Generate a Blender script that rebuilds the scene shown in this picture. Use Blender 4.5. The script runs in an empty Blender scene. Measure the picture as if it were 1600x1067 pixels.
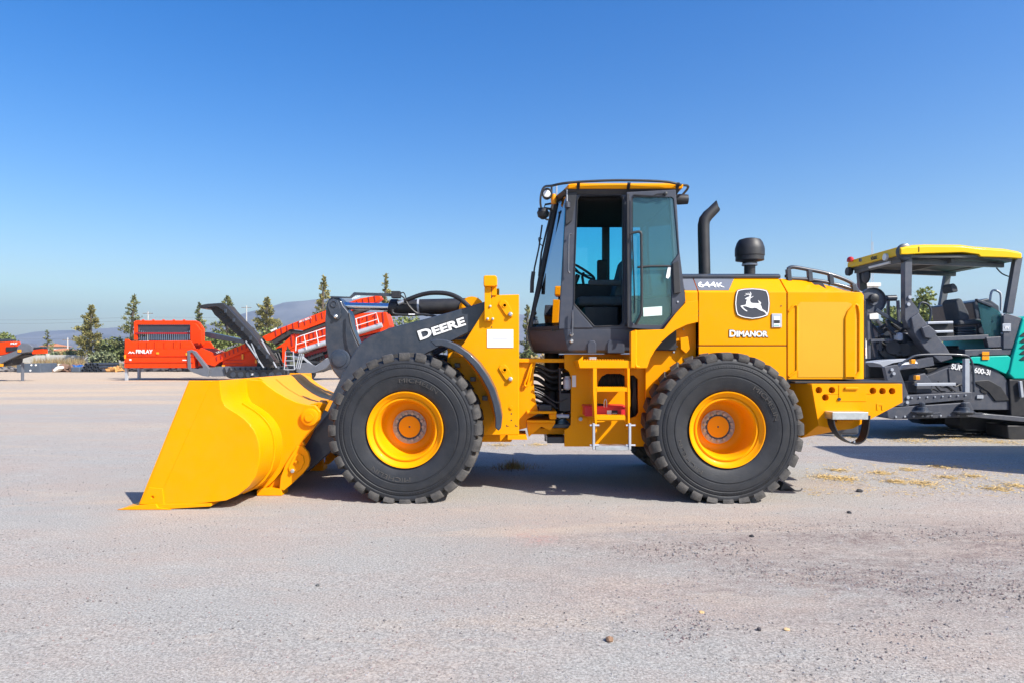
import bpy, bmesh, math, random
from mathutils import Vector, Matrix, noise
from mathutils.geometry import tessellate_polygon
R = math.radians
rnd = random.Random(7)
scene = bpy.context.scene
C = scene.collection
# ---------------------------------------------------------------- camera, sky, sun, exposure
FPX, DIST, EYE, CXP, CYP = 1067.0, 7.21, 1.55, 800.0, 557.0     # focal length in photo pixels, camera standoff, eye height, vanishing point
cam = bpy.data.objects.new('camera', bpy.data.cameras.new('camera'))
C.objects.link(cam); scene.camera = cam
cam.location = (0, -DIST, EYE); cam.rotation_euler = (R(90), 0, 0)
cam.data.sensor_width = 36; cam.data.lens = 24.0
cam.data.shift_y = 23.5/1600; cam.data.clip_start = .05; cam.data.clip_end = 30000
SUN_DIR = Vector((.87, -.65, 1.0)).normalized()                  # towards the sun
elev = math.asin(SUN_DIR.z); azim = math.atan2(SUN_DIR.x, SUN_DIR.y)
w = bpy.data.worlds.new('World'); scene.world = w; w.use_nodes = True
nt = w.node_tree; bg = nt.nodes['Background']
sky = nt.nodes.new('ShaderNodeTexSky'); sky.sky_type = 'NISHITA'; sky.sun_disc = False
sky.sun_elevation = elev; sky.sun_rotation = azim
sky.altitude = 0; sky.air_density = 1.24; sky.dust_density = 1.35; sky.ozone_density = 2.26
hs = nt.nodes.new('ShaderNodeHueSaturation'); hs.inputs['Saturation'].default_value = 1.5; hs.inputs['Hue'].default_value = .514
gm = nt.nodes.new('ShaderNodeGamma'); gm.inputs[1].default_value = 1.078; nt.links.new(sky.outputs[0], gm.inputs[0])
nt.links.new(gm.outputs[0], hs.inputs['Color']); nt.links.new(hs.outputs[0], bg.inputs[0]); bg.inputs[1].default_value = .104
sun = bpy.data.objects.new('sun', bpy.data.lights.new('sun', 'SUN')); C.objects.link(sun)
sun.data.energy = 5.0; sun.data.angle = R(.53); sun.data.color = (1, .95, .87)
sun.rotation_euler = (-SUN_DIR).to_track_quat('-Z', 'Y').to_euler(); sun.location = (20, -15, 30)
vs = scene.view_settings; vs.view_transform = 'Standard'; vs.look = 'None'; vs.exposure = .66; vs.gamma = 1; vs.use_curve_mapping = False
scene.cycles.max_bounces = 6; scene.cycles.diffuse_bounces = 2; scene.cycles.transparent_max_bounces = 16; scene.cycles.volume_bounces = 0
# ---------------------------------------------------------------- helpers
def PX(px, y): return (px-CXP)*(DIST+y)/FPX          # photo column -> metres at depth y
def PZ(py, y): return EYE-(py-CYP)*(DIST+y)/FPX      # photo row -> height at depth y
def P(px, py, y): return Vector((PX(px, y), y, PZ(py, y)))
def GY(py): return EYE*FPX/(py-CYP)-DIST             # depth of a ground point
def G(px, py): y = GY(py); return Vector((PX(px, y), y, 0))
YC = 1.345                                           # the loader's centre plane
def MY(y): return 2*YC-y

def node_mat(name, col, rough=.5, metal=0., var=.06, vs=2.5, bump=0., bs=40., coat=0., spec=.5, dust=0., dustcol=(.42,.36,.30)):
    m = bpy.data.materials.new(name); m.use_nodes = True
    t = m.node_tree; b = t.nodes['Principled BSDF']
    b.inputs['Roughness'].default_value = rough; b.inputs['Metallic'].default_value = metal
    b.inputs['Specular IOR Level'].default_value = spec
    b.inputs['Coat Weight'].default_value = coat; b.inputs['Coat Roughness'].default_value = .08
    tc = t.nodes.new('ShaderNodeTexCoord')
    n = t.nodes.new('ShaderNodeTexNoise'); n.inputs['Scale'].default_value = vs; n.inputs['Detail'].default_value = 6; n.inputs['Roughness'].default_value = .65
    t.links.new(tc.outputs['Object'], n.inputs['Vector'])
    r = t.nodes.new('ShaderNodeValToRGB'); r.color_ramp.elements[0].position = .3; r.color_ramp.elements[1].position = .7
    r.color_ramp.elements[0].color = tuple(min(1, c*(1-var)) for c in col)+(1,)
    r.color_ramp.elements[1].color = tuple(min(1, c*(1+var)) for c in col)+(1,)
    t.links.new(n.outputs[0], r.inputs[0]); out = r.outputs[0]
    if dust:
        n2 = t.nodes.new('ShaderNodeTexNoise'); n2.inputs['Scale'].default_value = 9; n2.inputs['Detail'].default_value = 8; n2.inputs['Roughness'].default_value = .7
        t.links.new(tc.outputs['Object'], n2.inputs['Vector'])
        mr = t.nodes.new('ShaderNodeMapRange'); mr.inputs[1].default_value = .42; mr.inputs[2].default_value = .8; mr.inputs[4].default_value = dust
        t.links.new(n2.outputs[0], mr.inputs[0])
        mx = t.nodes.new('ShaderNodeMixRGB'); mx.inputs[2].default_value = dustcol+(1,)
        t.links.new(mr.outputs[0], mx.inputs[0]); t.links.new(out, mx.inputs[1]); out = mx.outputs[0]
    t.links.new(out, b.inputs['Base Color'])
    rr = t.nodes.new('ShaderNodeMapRange'); rr.inputs[3].default_value = max(.02, rough-.08); rr.inputs[4].default_value = min(1, rough+.12)
    t.links.new(n.outputs[0], rr.inputs[0]); t.links.new(rr.outputs[0], b.inputs['Roughness'])
    if bump:
        nb = t.nodes.new('ShaderNodeTexNoise'); nb.inputs['Scale'].default_value = bs; nb.inputs['Detail'].default_value = 4
        t.links.new(tc.outputs['Object'], nb.inputs['Vector'])
        bp = t.nodes.new('ShaderNodeBump'); bp.inputs['Strength'].default_value = bump; bp.inputs['Distance'].default_value = .01
        t.links.new(nb.outputs[0], bp.inputs['Height']); t.links.new(bp.outputs[0], b.inputs['Normal'])
    return m
def glass_mat(name, tint, refl=.6, film=0.):
    m = bpy.data.materials.new(name); m.use_nodes = True; t = m.node_tree; t.nodes.clear()
    o = t.nodes.new('ShaderNodeOutputMaterial'); mx = t.nodes.new('ShaderNodeMixShader')
    tr = t.nodes.new('ShaderNodeBsdfTransparent'); gl = t.nodes.new('ShaderNodeBsdfGlossy'); fr = t.nodes.new('ShaderNodeFresnel')
    n = t.nodes.new('ShaderNodeTexNoise'); n.inputs['Scale'].default_value = 3
    rp = t.nodes.new('ShaderNodeValToRGB'); rp.color_ramp.elements[0].color = tuple(c*.94 for c in tint)+(1,); rp.color_ramp.elements[1].color = tint+(1,)
    t.links.new(n.outputs[0], rp.inputs[0]); t.links.new(rp.outputs[0], tr.inputs[0])
    gl.inputs['Roughness'].default_value = .03; gl.inputs['Color'].default_value = (refl, refl, refl, 1); fr.inputs[0].default_value = 1.5
    df = t.nodes.new('ShaderNodeBsdfDiffuse'); df.inputs[0].default_value = (.22, .55, .60, 1); m2 = t.nodes.new('ShaderNodeMixShader'); m2.inputs[0].default_value = film   # teal diffuse share: milky sky reflection painted into the glass
    t.links.new(tr.outputs[0], m2.inputs[1]); t.links.new(df.outputs[0], m2.inputs[2])
    t.links.new(fr.outputs[0], mx.inputs[0]); t.links.new(m2.outputs[0], mx.inputs[1]); t.links.new(gl.outputs[0], mx.inputs[2]); t.links.new(mx.outputs[0], o.inputs[0])
    return m
def leaf_mat(name, cols):
    m = bpy.data.materials.new(name); m.use_nodes = True; t = m.node_tree; b = t.nodes['Principled BSDF']
    g = t.nodes.new('ShaderNodeNewGeometry'); r = t.nodes.new('ShaderNodeValToRGB')
    el = r.color_ramp.elements; el[0].color = cols[0]+(1,); el[1].color = cols[-1]+(1,)
    for i, c in enumerate(cols[1:-1]): e = el.new((i+1)/(len(cols)-1)); e.color = c+(1,)
    t.links.new(g.outputs['Random Per Island'], r.inputs[0]); t.links.new(r.outputs[0], b.inputs['Base Color'])
    b.inputs['Roughness'].default_value = .75; b.inputs['Specular IOR Level'].default_value = .25
    return m
YEL = node_mat('yellow paint', (.86, .322, .0), .36, var=.03, vs=1.6, coat=.02, spec=.10, dust=.03)
CHAR = node_mat('charcoal paint', (.026, .036, .056), .38, var=.10, coat=.2, dust=.10)
DARK = node_mat('black trim', (.016, .017, .021), .5, var=.2, dust=.05)
CABG = node_mat('cab grey moulding', (.038, .045, .066), .45, var=.08, dust=.06)
RUB = node_mat('tyre rubber', (.013, .015, .020), .55, var=.3, vs=5, bump=.25, bs=90, dust=.30, dustcol=(.060, .055, .052))
RUBT = node_mat('dusty tread rubber', (.045, .043, .042), .8, var=.25, vs=6, bump=.4, bs=70, dust=.65, dustcol=(.15, .135, .122))
HOSE = node_mat('hose rubber', (.02, .02, .022), .5, var=.2)
STEEL = node_mat('galvanised steel', (.55, .58, .60), .38, metal=.75, var=.15, vs=12)
CHROME = node_mat('chrome rod', (.75, .76, .80), .12, metal=1, var=.03)
HUBG = node_mat('hub grey', (.40, .36, .33), .6, var=.2, vs=14)
WHITE = node_mat('white vinyl', (.80, .80, .80), .45, var=.02)
REDP = node_mat('red paint', (.80, .050, .003), .45, var=.06, coat=.02, spec=.12, dust=.02)
DRED = node_mat('darker red', (.30, .012, .016), .5, var=.15)  # darker red on the screen underside, ribs, seams and bolts
RBOX = node_mat('red toolbox', (.62, .02, .03), .4, var=.08)
BELT = node_mat('conveyor belt rubber', (.034, .030, .028), .75, var=.2, vs=3)
GREY = node_mat('machine grey', (.11, .122, .15), .5, var=.1, dust=.1)
LGREY = node_mat('light grey steel', (.42, .45, .50), .45, metal=.2, var=.1)
PGREY = node_mat('paver grey', (.068, .076, .098), .42, var=.1, coat=.1, dust=.14)
TEAL = node_mat('teal paint', (.003, .46, .37), .4, var=.04, coat=.08, spec=.3)
PYEL = node_mat('canopy yellow', (.84, .50, .001), .42, var=.03, coat=.05, spec=.25)
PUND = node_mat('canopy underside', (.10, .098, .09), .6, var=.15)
AMBER = node_mat('amber reflector', (.9, .33, .01), .3, var=.05)
REDL = node_mat('red lamp lens', (.45, .02, .02), .2, var=.05)
LENS = node_mat('lamp lens', (.75, .74, .72), .15, var=.06)
LINER = node_mat('headliner fabric', (.018, .017, .017), 1., var=.2, vs=20, spec=.02)
SEATM = node_mat('seat fabric', (.060, .066, .074), .85, var=.2, vs=20, bump=.2)
PAPER = node_mat('pale sticker', (.62, .78, .74), .6, var=.03)
GLASS = glass_mat('tinted cab glass', (.40, .90, .97), .5, .012)
GLASS2 = glass_mat('tinted door glass', (.80, .98, 1.), .9, .10)
PGLASS = glass_mat('paver screen glass', (.45, .76, .75), .6, .10)
def link(o, parent=None):
    C.objects.link(o)
    if parent is not None:
        o.parent = parent
        o.matrix_parent_inverse = Matrix.Translation(-parent.location) if parent.parent is None else Matrix.Identity(4)
    return o
def tag(o, label, cat=None, group=None, kind=None):
    if label: o['label'] = label
    if cat: o['category'] = cat
    if group: o['group'] = group
    if kind: o['kind'] = kind
    return o
def thing(name, label, cat, loc=(0,0,0), group=None):
    o = bpy.data.objects.new(name, None); o.location = loc; o.empty_display_size = .2; C.objects.link(o)
    return tag(o, label, cat, group)
def finish(name, bm, m, parent=None, bevel=0., smooth=True, ang=35, recalc=True):
    if recalc: bmesh.ops.recalc_face_normals(bm, faces=bm.faces)
    me = bpy.data.meshes.new(name); bm.to_mesh(me); bm.free()
    for mm in (m if isinstance(m, (list, tuple)) else [m]): me.materials.append(mm)
    if smooth:
        me.polygons.foreach_set('use_smooth', [True]*len(me.polygons)); me.set_sharp_from_angle(angle=R(ang))
    o = bpy.data.objects.new(name, me)
    if bevel:
        b = o.modifiers.new('bevel', 'BEVEL'); b.width = bevel; b.segments = 2; b.limit_method = 'ANGLE'; b.angle_limit = R(40); b.harden_normals = True
    return link(o, parent)
def add_prism(bm, loops, y0, y1):
    """loops: [outer, hole, ...] of (x, z); a plate between depths y0 and y1"""
    allp = [p for l in loops for p in l]
    f = [bm.verts.new((x, y0, z)) for x, z in allp]; b = [bm.verts.new((x, y1, z)) for x, z in allp]
    if len(loops) == 1:
        bm.faces.new(f); bm.faces.new(b[::-1])
    else:
        for t in tessellate_polygon([[Vector((x, z, 0)) for x, z in l] for l in loops]):
            try: bm.faces.new([f[i] for i in t]); bm.faces.new([b[i] for i in reversed(t)])
            except ValueError: pass
    k = 0
    for l in loops:
        n = len(l)
        for i in range(n):
            a, c = k+i, k+(i+1) % n
            bm.faces.new((f[a], f[c], b[c], b[a]))
        k += n
def xz(pts, y): return [(PX(a, y), PZ(b, y)) for a, b in pts]
def circ(px, py, r, n=16): return [(px+r*math.cos(2*math.pi*i/n), py+r*math.sin(2*math.pi*i/n)) for i in range(n)]
def plate(name, parent, m, pts, y0, y1, holes=(), bevel=.006, yref=None, mir=False, cat=None):
    yr = y0 if yref is None else yref
    loops = [xz(pts, yr)]+[xz(h, yr) for h in holes]
    bm = bmesh.new(); add_prism(bm, loops, y0, y1); o = finish(name, bm, m, parent, bevel)
    if mir:
        bm = bmesh.new(); add_prism(bm, loops, MY(y1), MY(y0)); finish(name, bm, m, parent, bevel)
    return o
def prect(a, b, c, d): return [(a, b), (c, b), (c, d), (a, d)]
def add_box(bm, x0, x1, y0, y1, z0, z1): add_prism(bm, [[(x0, z0), (x1, z0), (x1, z1), (x0, z1)]], y0, y1)
def box(name, parent, m, x0, x1, y0, y1, z0, z1, bevel=.006):
    bm = bmesh.new(); add_box(bm, x0, x1, y0, y1, z0, z1); return finish(name, bm, m, parent, bevel)
def pbox(name, parent, m, a, b, c, d, y0, y1, bevel=.006, mir=False): return plate(name, parent, m, prect(a, b, c, d), y0, y1, bevel=bevel, mir=mir)
def add_bar(bm, p, q, w, h, up=(0,0,1)):
    p, q = Vector(p), Vector(q); d = (q-p).normalized(); u = Vector(up)
    if abs(d.dot(u)) > .95: u = Vector((0,1,0))
    s = d.cross(u).normalized()*w/2; u = s.cross(d).normalized()*h/2
    v = [bm.verts.new(e+a*s+b*u) for e in (p, q) for a, b in ((-1,-1),(1,-1),(1,1),(-1,1))]
    for f in ((0,1,2,3),(7,6,5,4),(0,4,5,1),(1,5,6,2),(2,6,7,3),(3,7,4,0)): bm.faces.new([v[i] for i in f])
def bar(name, parent, m, p, q, w, h=None, bevel=.004):
    bm = bmesh.new(); add_bar(bm, p, q, w, w if h is None else h); return finish(name, bm, m, parent, bevel)
def spline(pts, n=6, closed=False):
    pts = [Vector(p) for p in pts]; out = []; N = len(pts)
    for i in range(N if closed else N-1):
        p1, p2 = pts[i], pts[(i+1) % N]
        p0 = pts[i-1] if (i or closed) else p1*2-p2
        p3 = pts[(i+2) % N] if (i+2 < N or closed) else p2*2-p1
        for k in range(n):
            t = k/n
            out.append(.5*((2*p1)+(p2-p0)*t+(2*p0-5*p1+4*p2-p3)*t*t+(3*p1-p0-3*p2+p3)*t**3))
    if not closed: out.append(pts[-1])
    return out
def add_tube(bm, pts, r, seg=10, closed=False):
    pts = [Vector(p) for p in pts]; N = len(pts); rings = []; u = None
    for i, p in enumerate(pts):
        d = (pts[(i+1) % N]-pts[i-1]) if closed else (pts[min(i+1, N-1)]-pts[max(i-1, 0)])
        d.normalize()
        if u is None: u = d.orthogonal().normalized()
        u = (u-d*u.dot(d)).normalized(); v = d.cross(u)
        rr = r[i] if isinstance(r, (list, tuple)) else r
        rings.append([bm.verts.new(p+rr*(math.cos(2*math.pi*k/seg)*u+math.sin(2*math.pi*k/seg)*v)) for k in range(seg)])
    for i in range(N if closed else N-1):
        a, b = rings[i], rings[(i+1) % N]
        for k in range(seg): bm.faces.new((a[k], a[(k+1) % seg], b[(k+1) % seg], b[k]))
    if not closed: bm.faces.new(rings[0][::-1]); bm.faces.new(rings[-1])
def tube(name, parent, m, pts, r, seg=10, sm=0, closed=False):
    bm = bmesh.new(); add_tube(bm, spline(pts, sm, closed) if sm else pts, r, seg, closed); return finish(name, bm, m, parent, ang=50)
def add_lathe(bm, prof, c, axis='y', seg=32, cap=True):
    """prof: (radius, along axis); open ends closed with discs"""
    c = Vector(c); rings = []
    for r, h in prof:
        ring = []
        for k in range(seg):
            a = 2*math.pi*k/seg; x, y = r*math.cos(a), r*math.sin(a)
            ring.append(bm.verts.new(c+Vector({'y': (x, h, y), 'z': (x, y, h), 'x': (h, x, y)}[axis])))
        rings.append(ring)
    for a, b in zip(rings, rings[1:]):
        for k in range(seg): bm.faces.new((a[k], a[(k+1) % seg], b[(k+1) % seg], b[k]))
    if cap: bm.faces.new(rings[0]); bm.faces.new(rings[-1])
def lathe(name, parent, m, prof, c, axis='y', seg=32, cap=True, ang=35):
    bm = bmesh.new(); add_lathe(bm, prof, c, axis, seg, cap); return finish(name, bm, m, parent, ang=ang)
def loft(name, parent, m, rings, bevel=.01, cap=True, ang=35):
    bm = bmesh.new(); rv = [[bm.verts.new(p) for p in r] for r in rings]; n = len(rings[0])
    for a, b in zip(rv, rv[1:]):
        for k in range(n): bm.faces.new((a[k], a[(k+1) % n], b[(k+1) % n], b[k]))
    if cap: bm.faces.new(rv[0]); bm.faces.new(rv[-1])
    return finish(name, bm, m, parent, bevel, ang=ang)
def pane(name, parent, m, pts, th=.008):
    pts = [Vector(p) for p in pts]; n = (pts[1]-pts[0]).cross(pts[2]-pts[0]).normalized()*th
    bm = bmesh.new(); a = [bm.verts.new(p) for p in pts]; b = [bm.verts.new(p+n) for p in pts]
    bm.faces.new(a); bm.faces.new(b[::-1])
    for i in range(len(pts)): j = (i+1) % len(pts); bm.faces.new((a[i], a[j], b[j], b[i]))
    return finish(name, bm, m, parent, smooth=False)
_tcount = [0]
def text_mesh(body, bold=.02, small=None, spacing=1.):
    cu = bpy.data.curves.new('lettering', 'FONT'); cu.body = body; cu.offset = bold; cu.extrude = .01; cu.space_character = spacing; cu.resolution_u = 4
    if small:
        cu.small_caps_scale = small
        for i, f in enumerate(cu.body_format):
            if i: f.use_small_caps = True
    o = bpy.data.objects.new('lettering', cu); C.objects.link(o)
    bpy.context.view_layer.update()
    me = bpy.data.meshes.new_from_object(o.evaluated_get(bpy.context.evaluated_depsgraph_get()))
    bpy.data.objects.remove(o); bpy.data.curves.remove(cu)
    return me
def lettering(name, parent, m, body, p_left, p_right, height, normal_up=(0,0,1), th=.004, bold=.02, small=None, grow=0.):
    """text from p_left (lower-left) towards p_right, cap height `height`, standing on the plane spanned by that line and `normal_up`"""
    me = text_mesh(body, bold+grow, small)
    xs = [v.co.x for v in me.vertices]; ys = [v.co.y for v in me.vertices]
    x0, x1, y0, y1 = min(xs), max(xs), min(ys), max(ys)
    p, q = Vector(p_left), Vector(p_right); ex = (q-p); up = Vector(normal_up).normalized(); up = (up-ex.normalized()*up.dot(ex.normalized())).normalized()
    nn = ex.normalized().cross(up)
    for v in me.vertices:
        v.co = p+ex*((v.co.x-x0)/(x1-x0))+up*(height*(v.co.y-y0)/(y1-y0))+nn*(th if v.co.z > 0 else 0)
    me.materials.clear(); me.materials.append(m)
    o = bpy.data.objects.new(name, me); return link(o, parent)
# ---------------------------------------------------------------- ground and hills
def ground_mat():
    m = bpy.data.materials.new('gravel lot'); m.use_nodes = True; t = m.node_tree; b = t.nodes['Principled BSDF']
    L = t.links.new; N = t.nodes.new
    tc = N('ShaderNodeTexCoord'); sep = N('ShaderNodeSeparateXYZ'); L(tc.outputs['Object'], sep.inputs[0])
    def noise_n(scale, detail=6, rough=.6, stretch=None, dist=0):
        n = N('ShaderNodeTexNoise'); n.inputs['Scale'].default_value = scale; n.inputs['Detail'].default_value = detail; n.inputs['Roughness'].default_value = rough; n.inputs['Distortion'].default_value = dist
        if stretch:
            mp = N('ShaderNodeMapping'); mp.inputs['Scale'].default_value = stretch; L(tc.outputs['Object'], mp.inputs[0]); L(mp.outputs[0], n.inputs['Vector'])
        else: L(tc.outputs['Object'], n.inputs['Vector'])
        return n.outputs[0]
    def rng(v, a, b_, c=0., d=1.):
        r = N('ShaderNodeMapRange'); r.inputs[1].default_value = a; r.inputs[2].default_value = b_; r.inputs[3].default_value = c; r.inputs[4].default_value = d; L(v, r.inputs[0]); return r.outputs[0]
    def mix(f, a, b_, blend='MIX'):
        x = N('ShaderNodeMixRGB'); x.blend_type = blend
        for i, v in ((0, f), (1, a), (2, b_)):
            if isinstance(v, tuple): x.inputs[i].default_value = v+(1,)
            elif isinstance(v, float): x.inputs[i].default_value = v
            else: L(v, x.inputs[i])
        return x.outputs[0]
    def mul(a, b_):
        x = N('ShaderNodeMath'); x.operation = 'MULTIPLY'
        for i, v in enumerate((a, b_)):
            if isinstance(v, float): x.inputs[i].default_value = v
            else: L(v, x.inputs[i])
        return x.outputs[0]
    big = noise_n(.55, 12, .72, (.55, 1.3, 1)); mid = noise_n(2.2, 10, .74, (.6, 1.2, 1)); fine = noise_n(70, 5, .8); spk = noise_n(140, 2, .6)
    col = mix(rng(big, .40, .60), (.383, .376, .366), (.418, .360, .330))
    col = mix(mul(rng(noise_n(1.1, 12, .74, (.5, 1.4, 1)), .54, .66), .6), col, (.47, .395, .345))
    col = mix(mul(rng(mid, .5, .72), .6), col, (.46, .45, .435))
    # a darker, redder stretch of loose stone on the near right
    gx = rng(sep.outputs[0], -1.2, 2.4); gy = mul(rng(sep.outputs[1], -3.7, -2.6), rng(sep.outputs[1], -.4, -1.3))
    patch = mul(mul(mul(gx, gy), rng(mid, .3, .6)), rng(noise_n(9, 8, .8, (.7, 1.2, 1)), .36, .60))
    col = mix(mul(patch, 1.), col, (.205, .155, .150))
    red = mul(mul(rng(sep.outputs[0], -.1, .12), rng(sep.outputs[0], .48, .22)), mul(rng(sep.outputs[1], -1.7, -1.35), rng(sep.outputs[1], -.75, -1.05)))
    col = mix(mul(mul(red, rng(mid, .42, .62, 0., .8)), rng(noise_n(14, 6, .8), .42, .6)), col, (.60, .26, .23))   # old paint stain
    # sandy streaks further out
    st = noise_n(.16, 5, .6, (.22, 1.6, 1), .6); far = rng(sep.outputs[1], 3., 22.)
    col = mix(mul(rng(st, .48, .58), mul(far, .9)), col, (.60, .46, .335))
    col = mix(mul(rng(noise_n(.5, 8, .7, (.35, 1.5, 1), .8), .55, .66), .55), col, (.56, .45, .36))
    col = mix(mul(rng(sep.outputs[1], 10., 45.), .85), col, (.60, .47, .35))
    # grain
    col = mix(rng(fine, .38, .63), mix(1., col, (.50, .49, .495), 'MULTIPLY'), mix(1., col, (1.36, 1.35, 1.34), 'MULTIPLY'))
    col = mix(rng(spk, .60, .68, 0., .8), col, (.13, .12, .125))
    col = mix(rng(noise_n(120, 2, .5), .63, .70, 0., .6), col, (.72, .71, .70))
    # dry scrub land beyond the yard
    scrub = mix(rng(noise_n(.02, 6, .6), .4, .6), (.20, .165, .09), (.075, .085, .04))
    col = mix(rng(sep.outputs[1], 74., 82.), col, scrub)
    col = mix(1., col, (.905, .905, .865), 'MULTIPLY')
    L(col, b.inputs['Base Color']); b.inputs['Roughness'].default_value = .95; b.inputs['Specular IOR Level'].default_value = .15
    bp = N('ShaderNodeBump'); bp.inputs['Strength'].default_value = .55; bp.inputs['Distance'].default_value = .012
    h = N('ShaderNodeMath'); h.operation = 'ADD'; L(fine, h.inputs[0]); L(mul(noise_n(18, 5, .7), .8), h.inputs[1]); L(h.outputs[0], bp.inputs['Height'])
    L(bp.outputs[0], b.inputs['Normal'])
    return m
GROUND = ground_mat()
bm = bmesh.new()
xs = [-3400, -600, -120, -40, -14]+[-10+i*.5 for i in range(41)]+[14, 40, 120, 600, 3400]
ys = [-3000, -300, -40, -12]+[-8+i*.5 for i in range(45)]+[18, 24, 34, 50, 75, 120, 300, 900, 3600]
def gh(x, y):
    if abs(x) > 10.2 or y > 14.2 or y < -8.2: return 0
    f = min(1, (10.2-abs(x))/2)*min(1, (14.2-y)/3)
    keep = 1.0
    for (cx, cy, rx, ry) in ((.6, 1.3, 3.2, 2.2), (-3.2, 1.2, 2., 2.2), (9, 7.5, 4, 3.5)):   # level under the machines
        d = math.hypot((x-cx)/rx, (y-cy)/ry); keep = min(keep, max(0, min(1, (d-1)*2)))
    return f*keep*.022*(noise.noise(Vector((x*.6, y*.9, 3)))-.2)
gv = [[bm.verts.new((x, y, gh(x, y))) for x in xs] for y in ys]
for j in range(len(ys)-1):
    for i in range(len(xs)-1): bm.faces.new((gv[j][i], gv[j][i+1], gv[j+1][i+1], gv[j+1][i]))
tag(finish('ground', bm, GROUND, ang=180), 'pale grey and pinkish compacted gravel yard', None, kind='structure')
HILL = node_mat('dry hillside', (.16, .15, .14), .95, var=.4, vs=.006, spec=.1)
def hill(name, y, prof, depth, label, seed):
    """a ridge whose skyline passes through photo points prof, standing at depth y"""
    bm = bmesh.new(); rows = []
    X0, X1 = prof[0][0], prof[-1][0]; n = 90
    for j in range(9):
        f = j/8; row = []
        for i in range(n+1):
            px = X0+(X1-X0)*i/n
            for (a, b), (c, d) in zip(prof, prof[1:]):
                if a <= px <= c: t = (px-a)/(c-a); t = t*t*(3-2*t); py = b+(d-b)*t; break
            H = PZ(py, y); x = PX(px, y)
            s = math.sin(f*math.pi/2)
            hh = H*s**1.1*(1+.10*(1-f)*noise.noise(Vector((x*.004, f*3, seed))))+H*.02*noise.noise(Vector((x*.012, f*6, seed)))
            row.append(bm.verts.new((x*(1-(1-f)*.12), y-depth*(1-f), max(-2, hh) if j else -2)))
        rows.append(row)
    for a, b in zip(rows, rows[1:]):
        for i in range(n): bm.faces.new((a[i], a[i+1], b[i+1], b[i]))
    back = [bm.verts.new((v.co.x, y+depth*.8, -2)) for v in rows[-1]]
    for i in range(n): bm.faces.new((rows[-1][i], rows[-1][i+1], back[i+1], back[i]))
    return tag(finish(name, bm, HILL, ang=60), label, None, kind='structure')
hill('hills', 2700, [(-500,548),(-150,540),(30,527),(90,517),(140,517),(190,512),(260,521),(330,508),(400,488),(455,473),(520,468),(620,470),(720,478),(830,494),(930,512),(1050,528),(1200,535),(1400,538),(1700,540),(2100,546)], 700, 'long low bluish ridge of hills on the horizon', 3.)
hill('hills', 1900, [(-500,552),(-100,546),(40,536),(120,537),(200,542),(300,545),(420,543),(600,546),(900,548),(1300,546),(1700,549),(2100,552)], 400, 'low nearer foothills under the ridge', 9.)
# ---------------------------------------------------------------- wheel loader
LD = thing('wheel_loader', 'large yellow wheel loader with charcoal lift arm, lowered bucket and open cab door', 'wheel loader', (1.0, YC, 0))
# --- wheels
TR, AZ = .822, .775
def tyre_mesh():
    bm = bmesh.new()
    prof = [(.395,.07),(.41,.045),(.43,.035),(.47,.022),(.53,.008),(.56,.004),(.565,.010),(.575,.010),(.58,.003),(.62,.0),(.645,.002),(.65,.008),(.658,.008),(.663,.003),(.69,.008),(.695,.014),(.702,.014),(.707,.010),(.735,.012),(.752,.022),(.763,.05),(.770,.10),(.774,.2),(.774,.30)]
    prof = prof+[(r, .6-h) for r, h in prof[::-1][1:]]
    add_lathe(bm, prof, (0,0,0), 'y', 96, cap=False)
    for k in range(150):                                 # fine moulded ticks round the sidewall
        a = 2*math.pi*k/150; c_, s_ = math.cos(a), math.sin(a)
        add_bar(bm, (.668*c_,.003,.668*s_), (.686*c_,.005,.686*s_), .004, .006, (0,1,0))
    nb_f = len(bm.faces); n = 28; pitch = 2*math.pi/n
    for side in (0, 1):
        for k in range(n):
            a0 = k*pitch+(.5*pitch if side else 0); hw = pitch*.335
            sec = [(.726,.016),(.742,.004),(.780,.003),(.812,.020),(TR,.05),(TR,.20),(TR-.004,.285),(.765,.285),(.755,.05),(.735,.03)]
            rows = []
            for s in (-1, -.9, 0, .9, 1):
                row = []
                for r, h in sec:
                    skew = (h/.285)*pitch*.42; narrow = 1-.25*(h/.285)
                    rr = r-(.008 if abs(s) == 1 and r > .77 else 0)
                    hs = s*hw*narrow*(1 if r > .73 else .92)
                    a = a0+hs+skew; hh = .6-h if side else h
                    row.append(bm.verts.new((rr*math.cos(a), hh, rr*math.sin(a))))
                rows.append(row)
            for p, q in zip(rows, rows[1:]):
                for i in range(len(sec)): j = (i+1) % len(sec); bm.faces.new((p[i], p[j], q[j], q[i]))
            bm.faces.new(rows[0]); bm.faces.new(rows[-1])
    for v in bm.verts:                                   # the tread flattens where it stands on the ground
        low = -AZ+.004
        if v.co.z < low+.05:
            d = max(0, low+.05-v.co.z); v.co.z = max(low+.0005*rnd.random(), v.co.z)
            v.co.y += (-.02 if v.co.y < .3 else .02)*min(1, d/.06)*(1 if v.co.z > low+.01 else .5)
    bmesh.ops.recalc_face_normals(bm, faces=bm.faces)
    bm.faces.ensure_lookup_table()
    for f in bm.faces[nb_f:]: f.material_index = 1
    me = bpy.data.meshes.new('tyre'); bm.to_mesh(me); bm.free(); me.materials.append(RUB); me.materials.append(RUBT)
    me.polygons.foreach_set('use_smooth', [True]*len(me.polygons)); me.set_sharp_from_angle(angle=R(38)); return me
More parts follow.
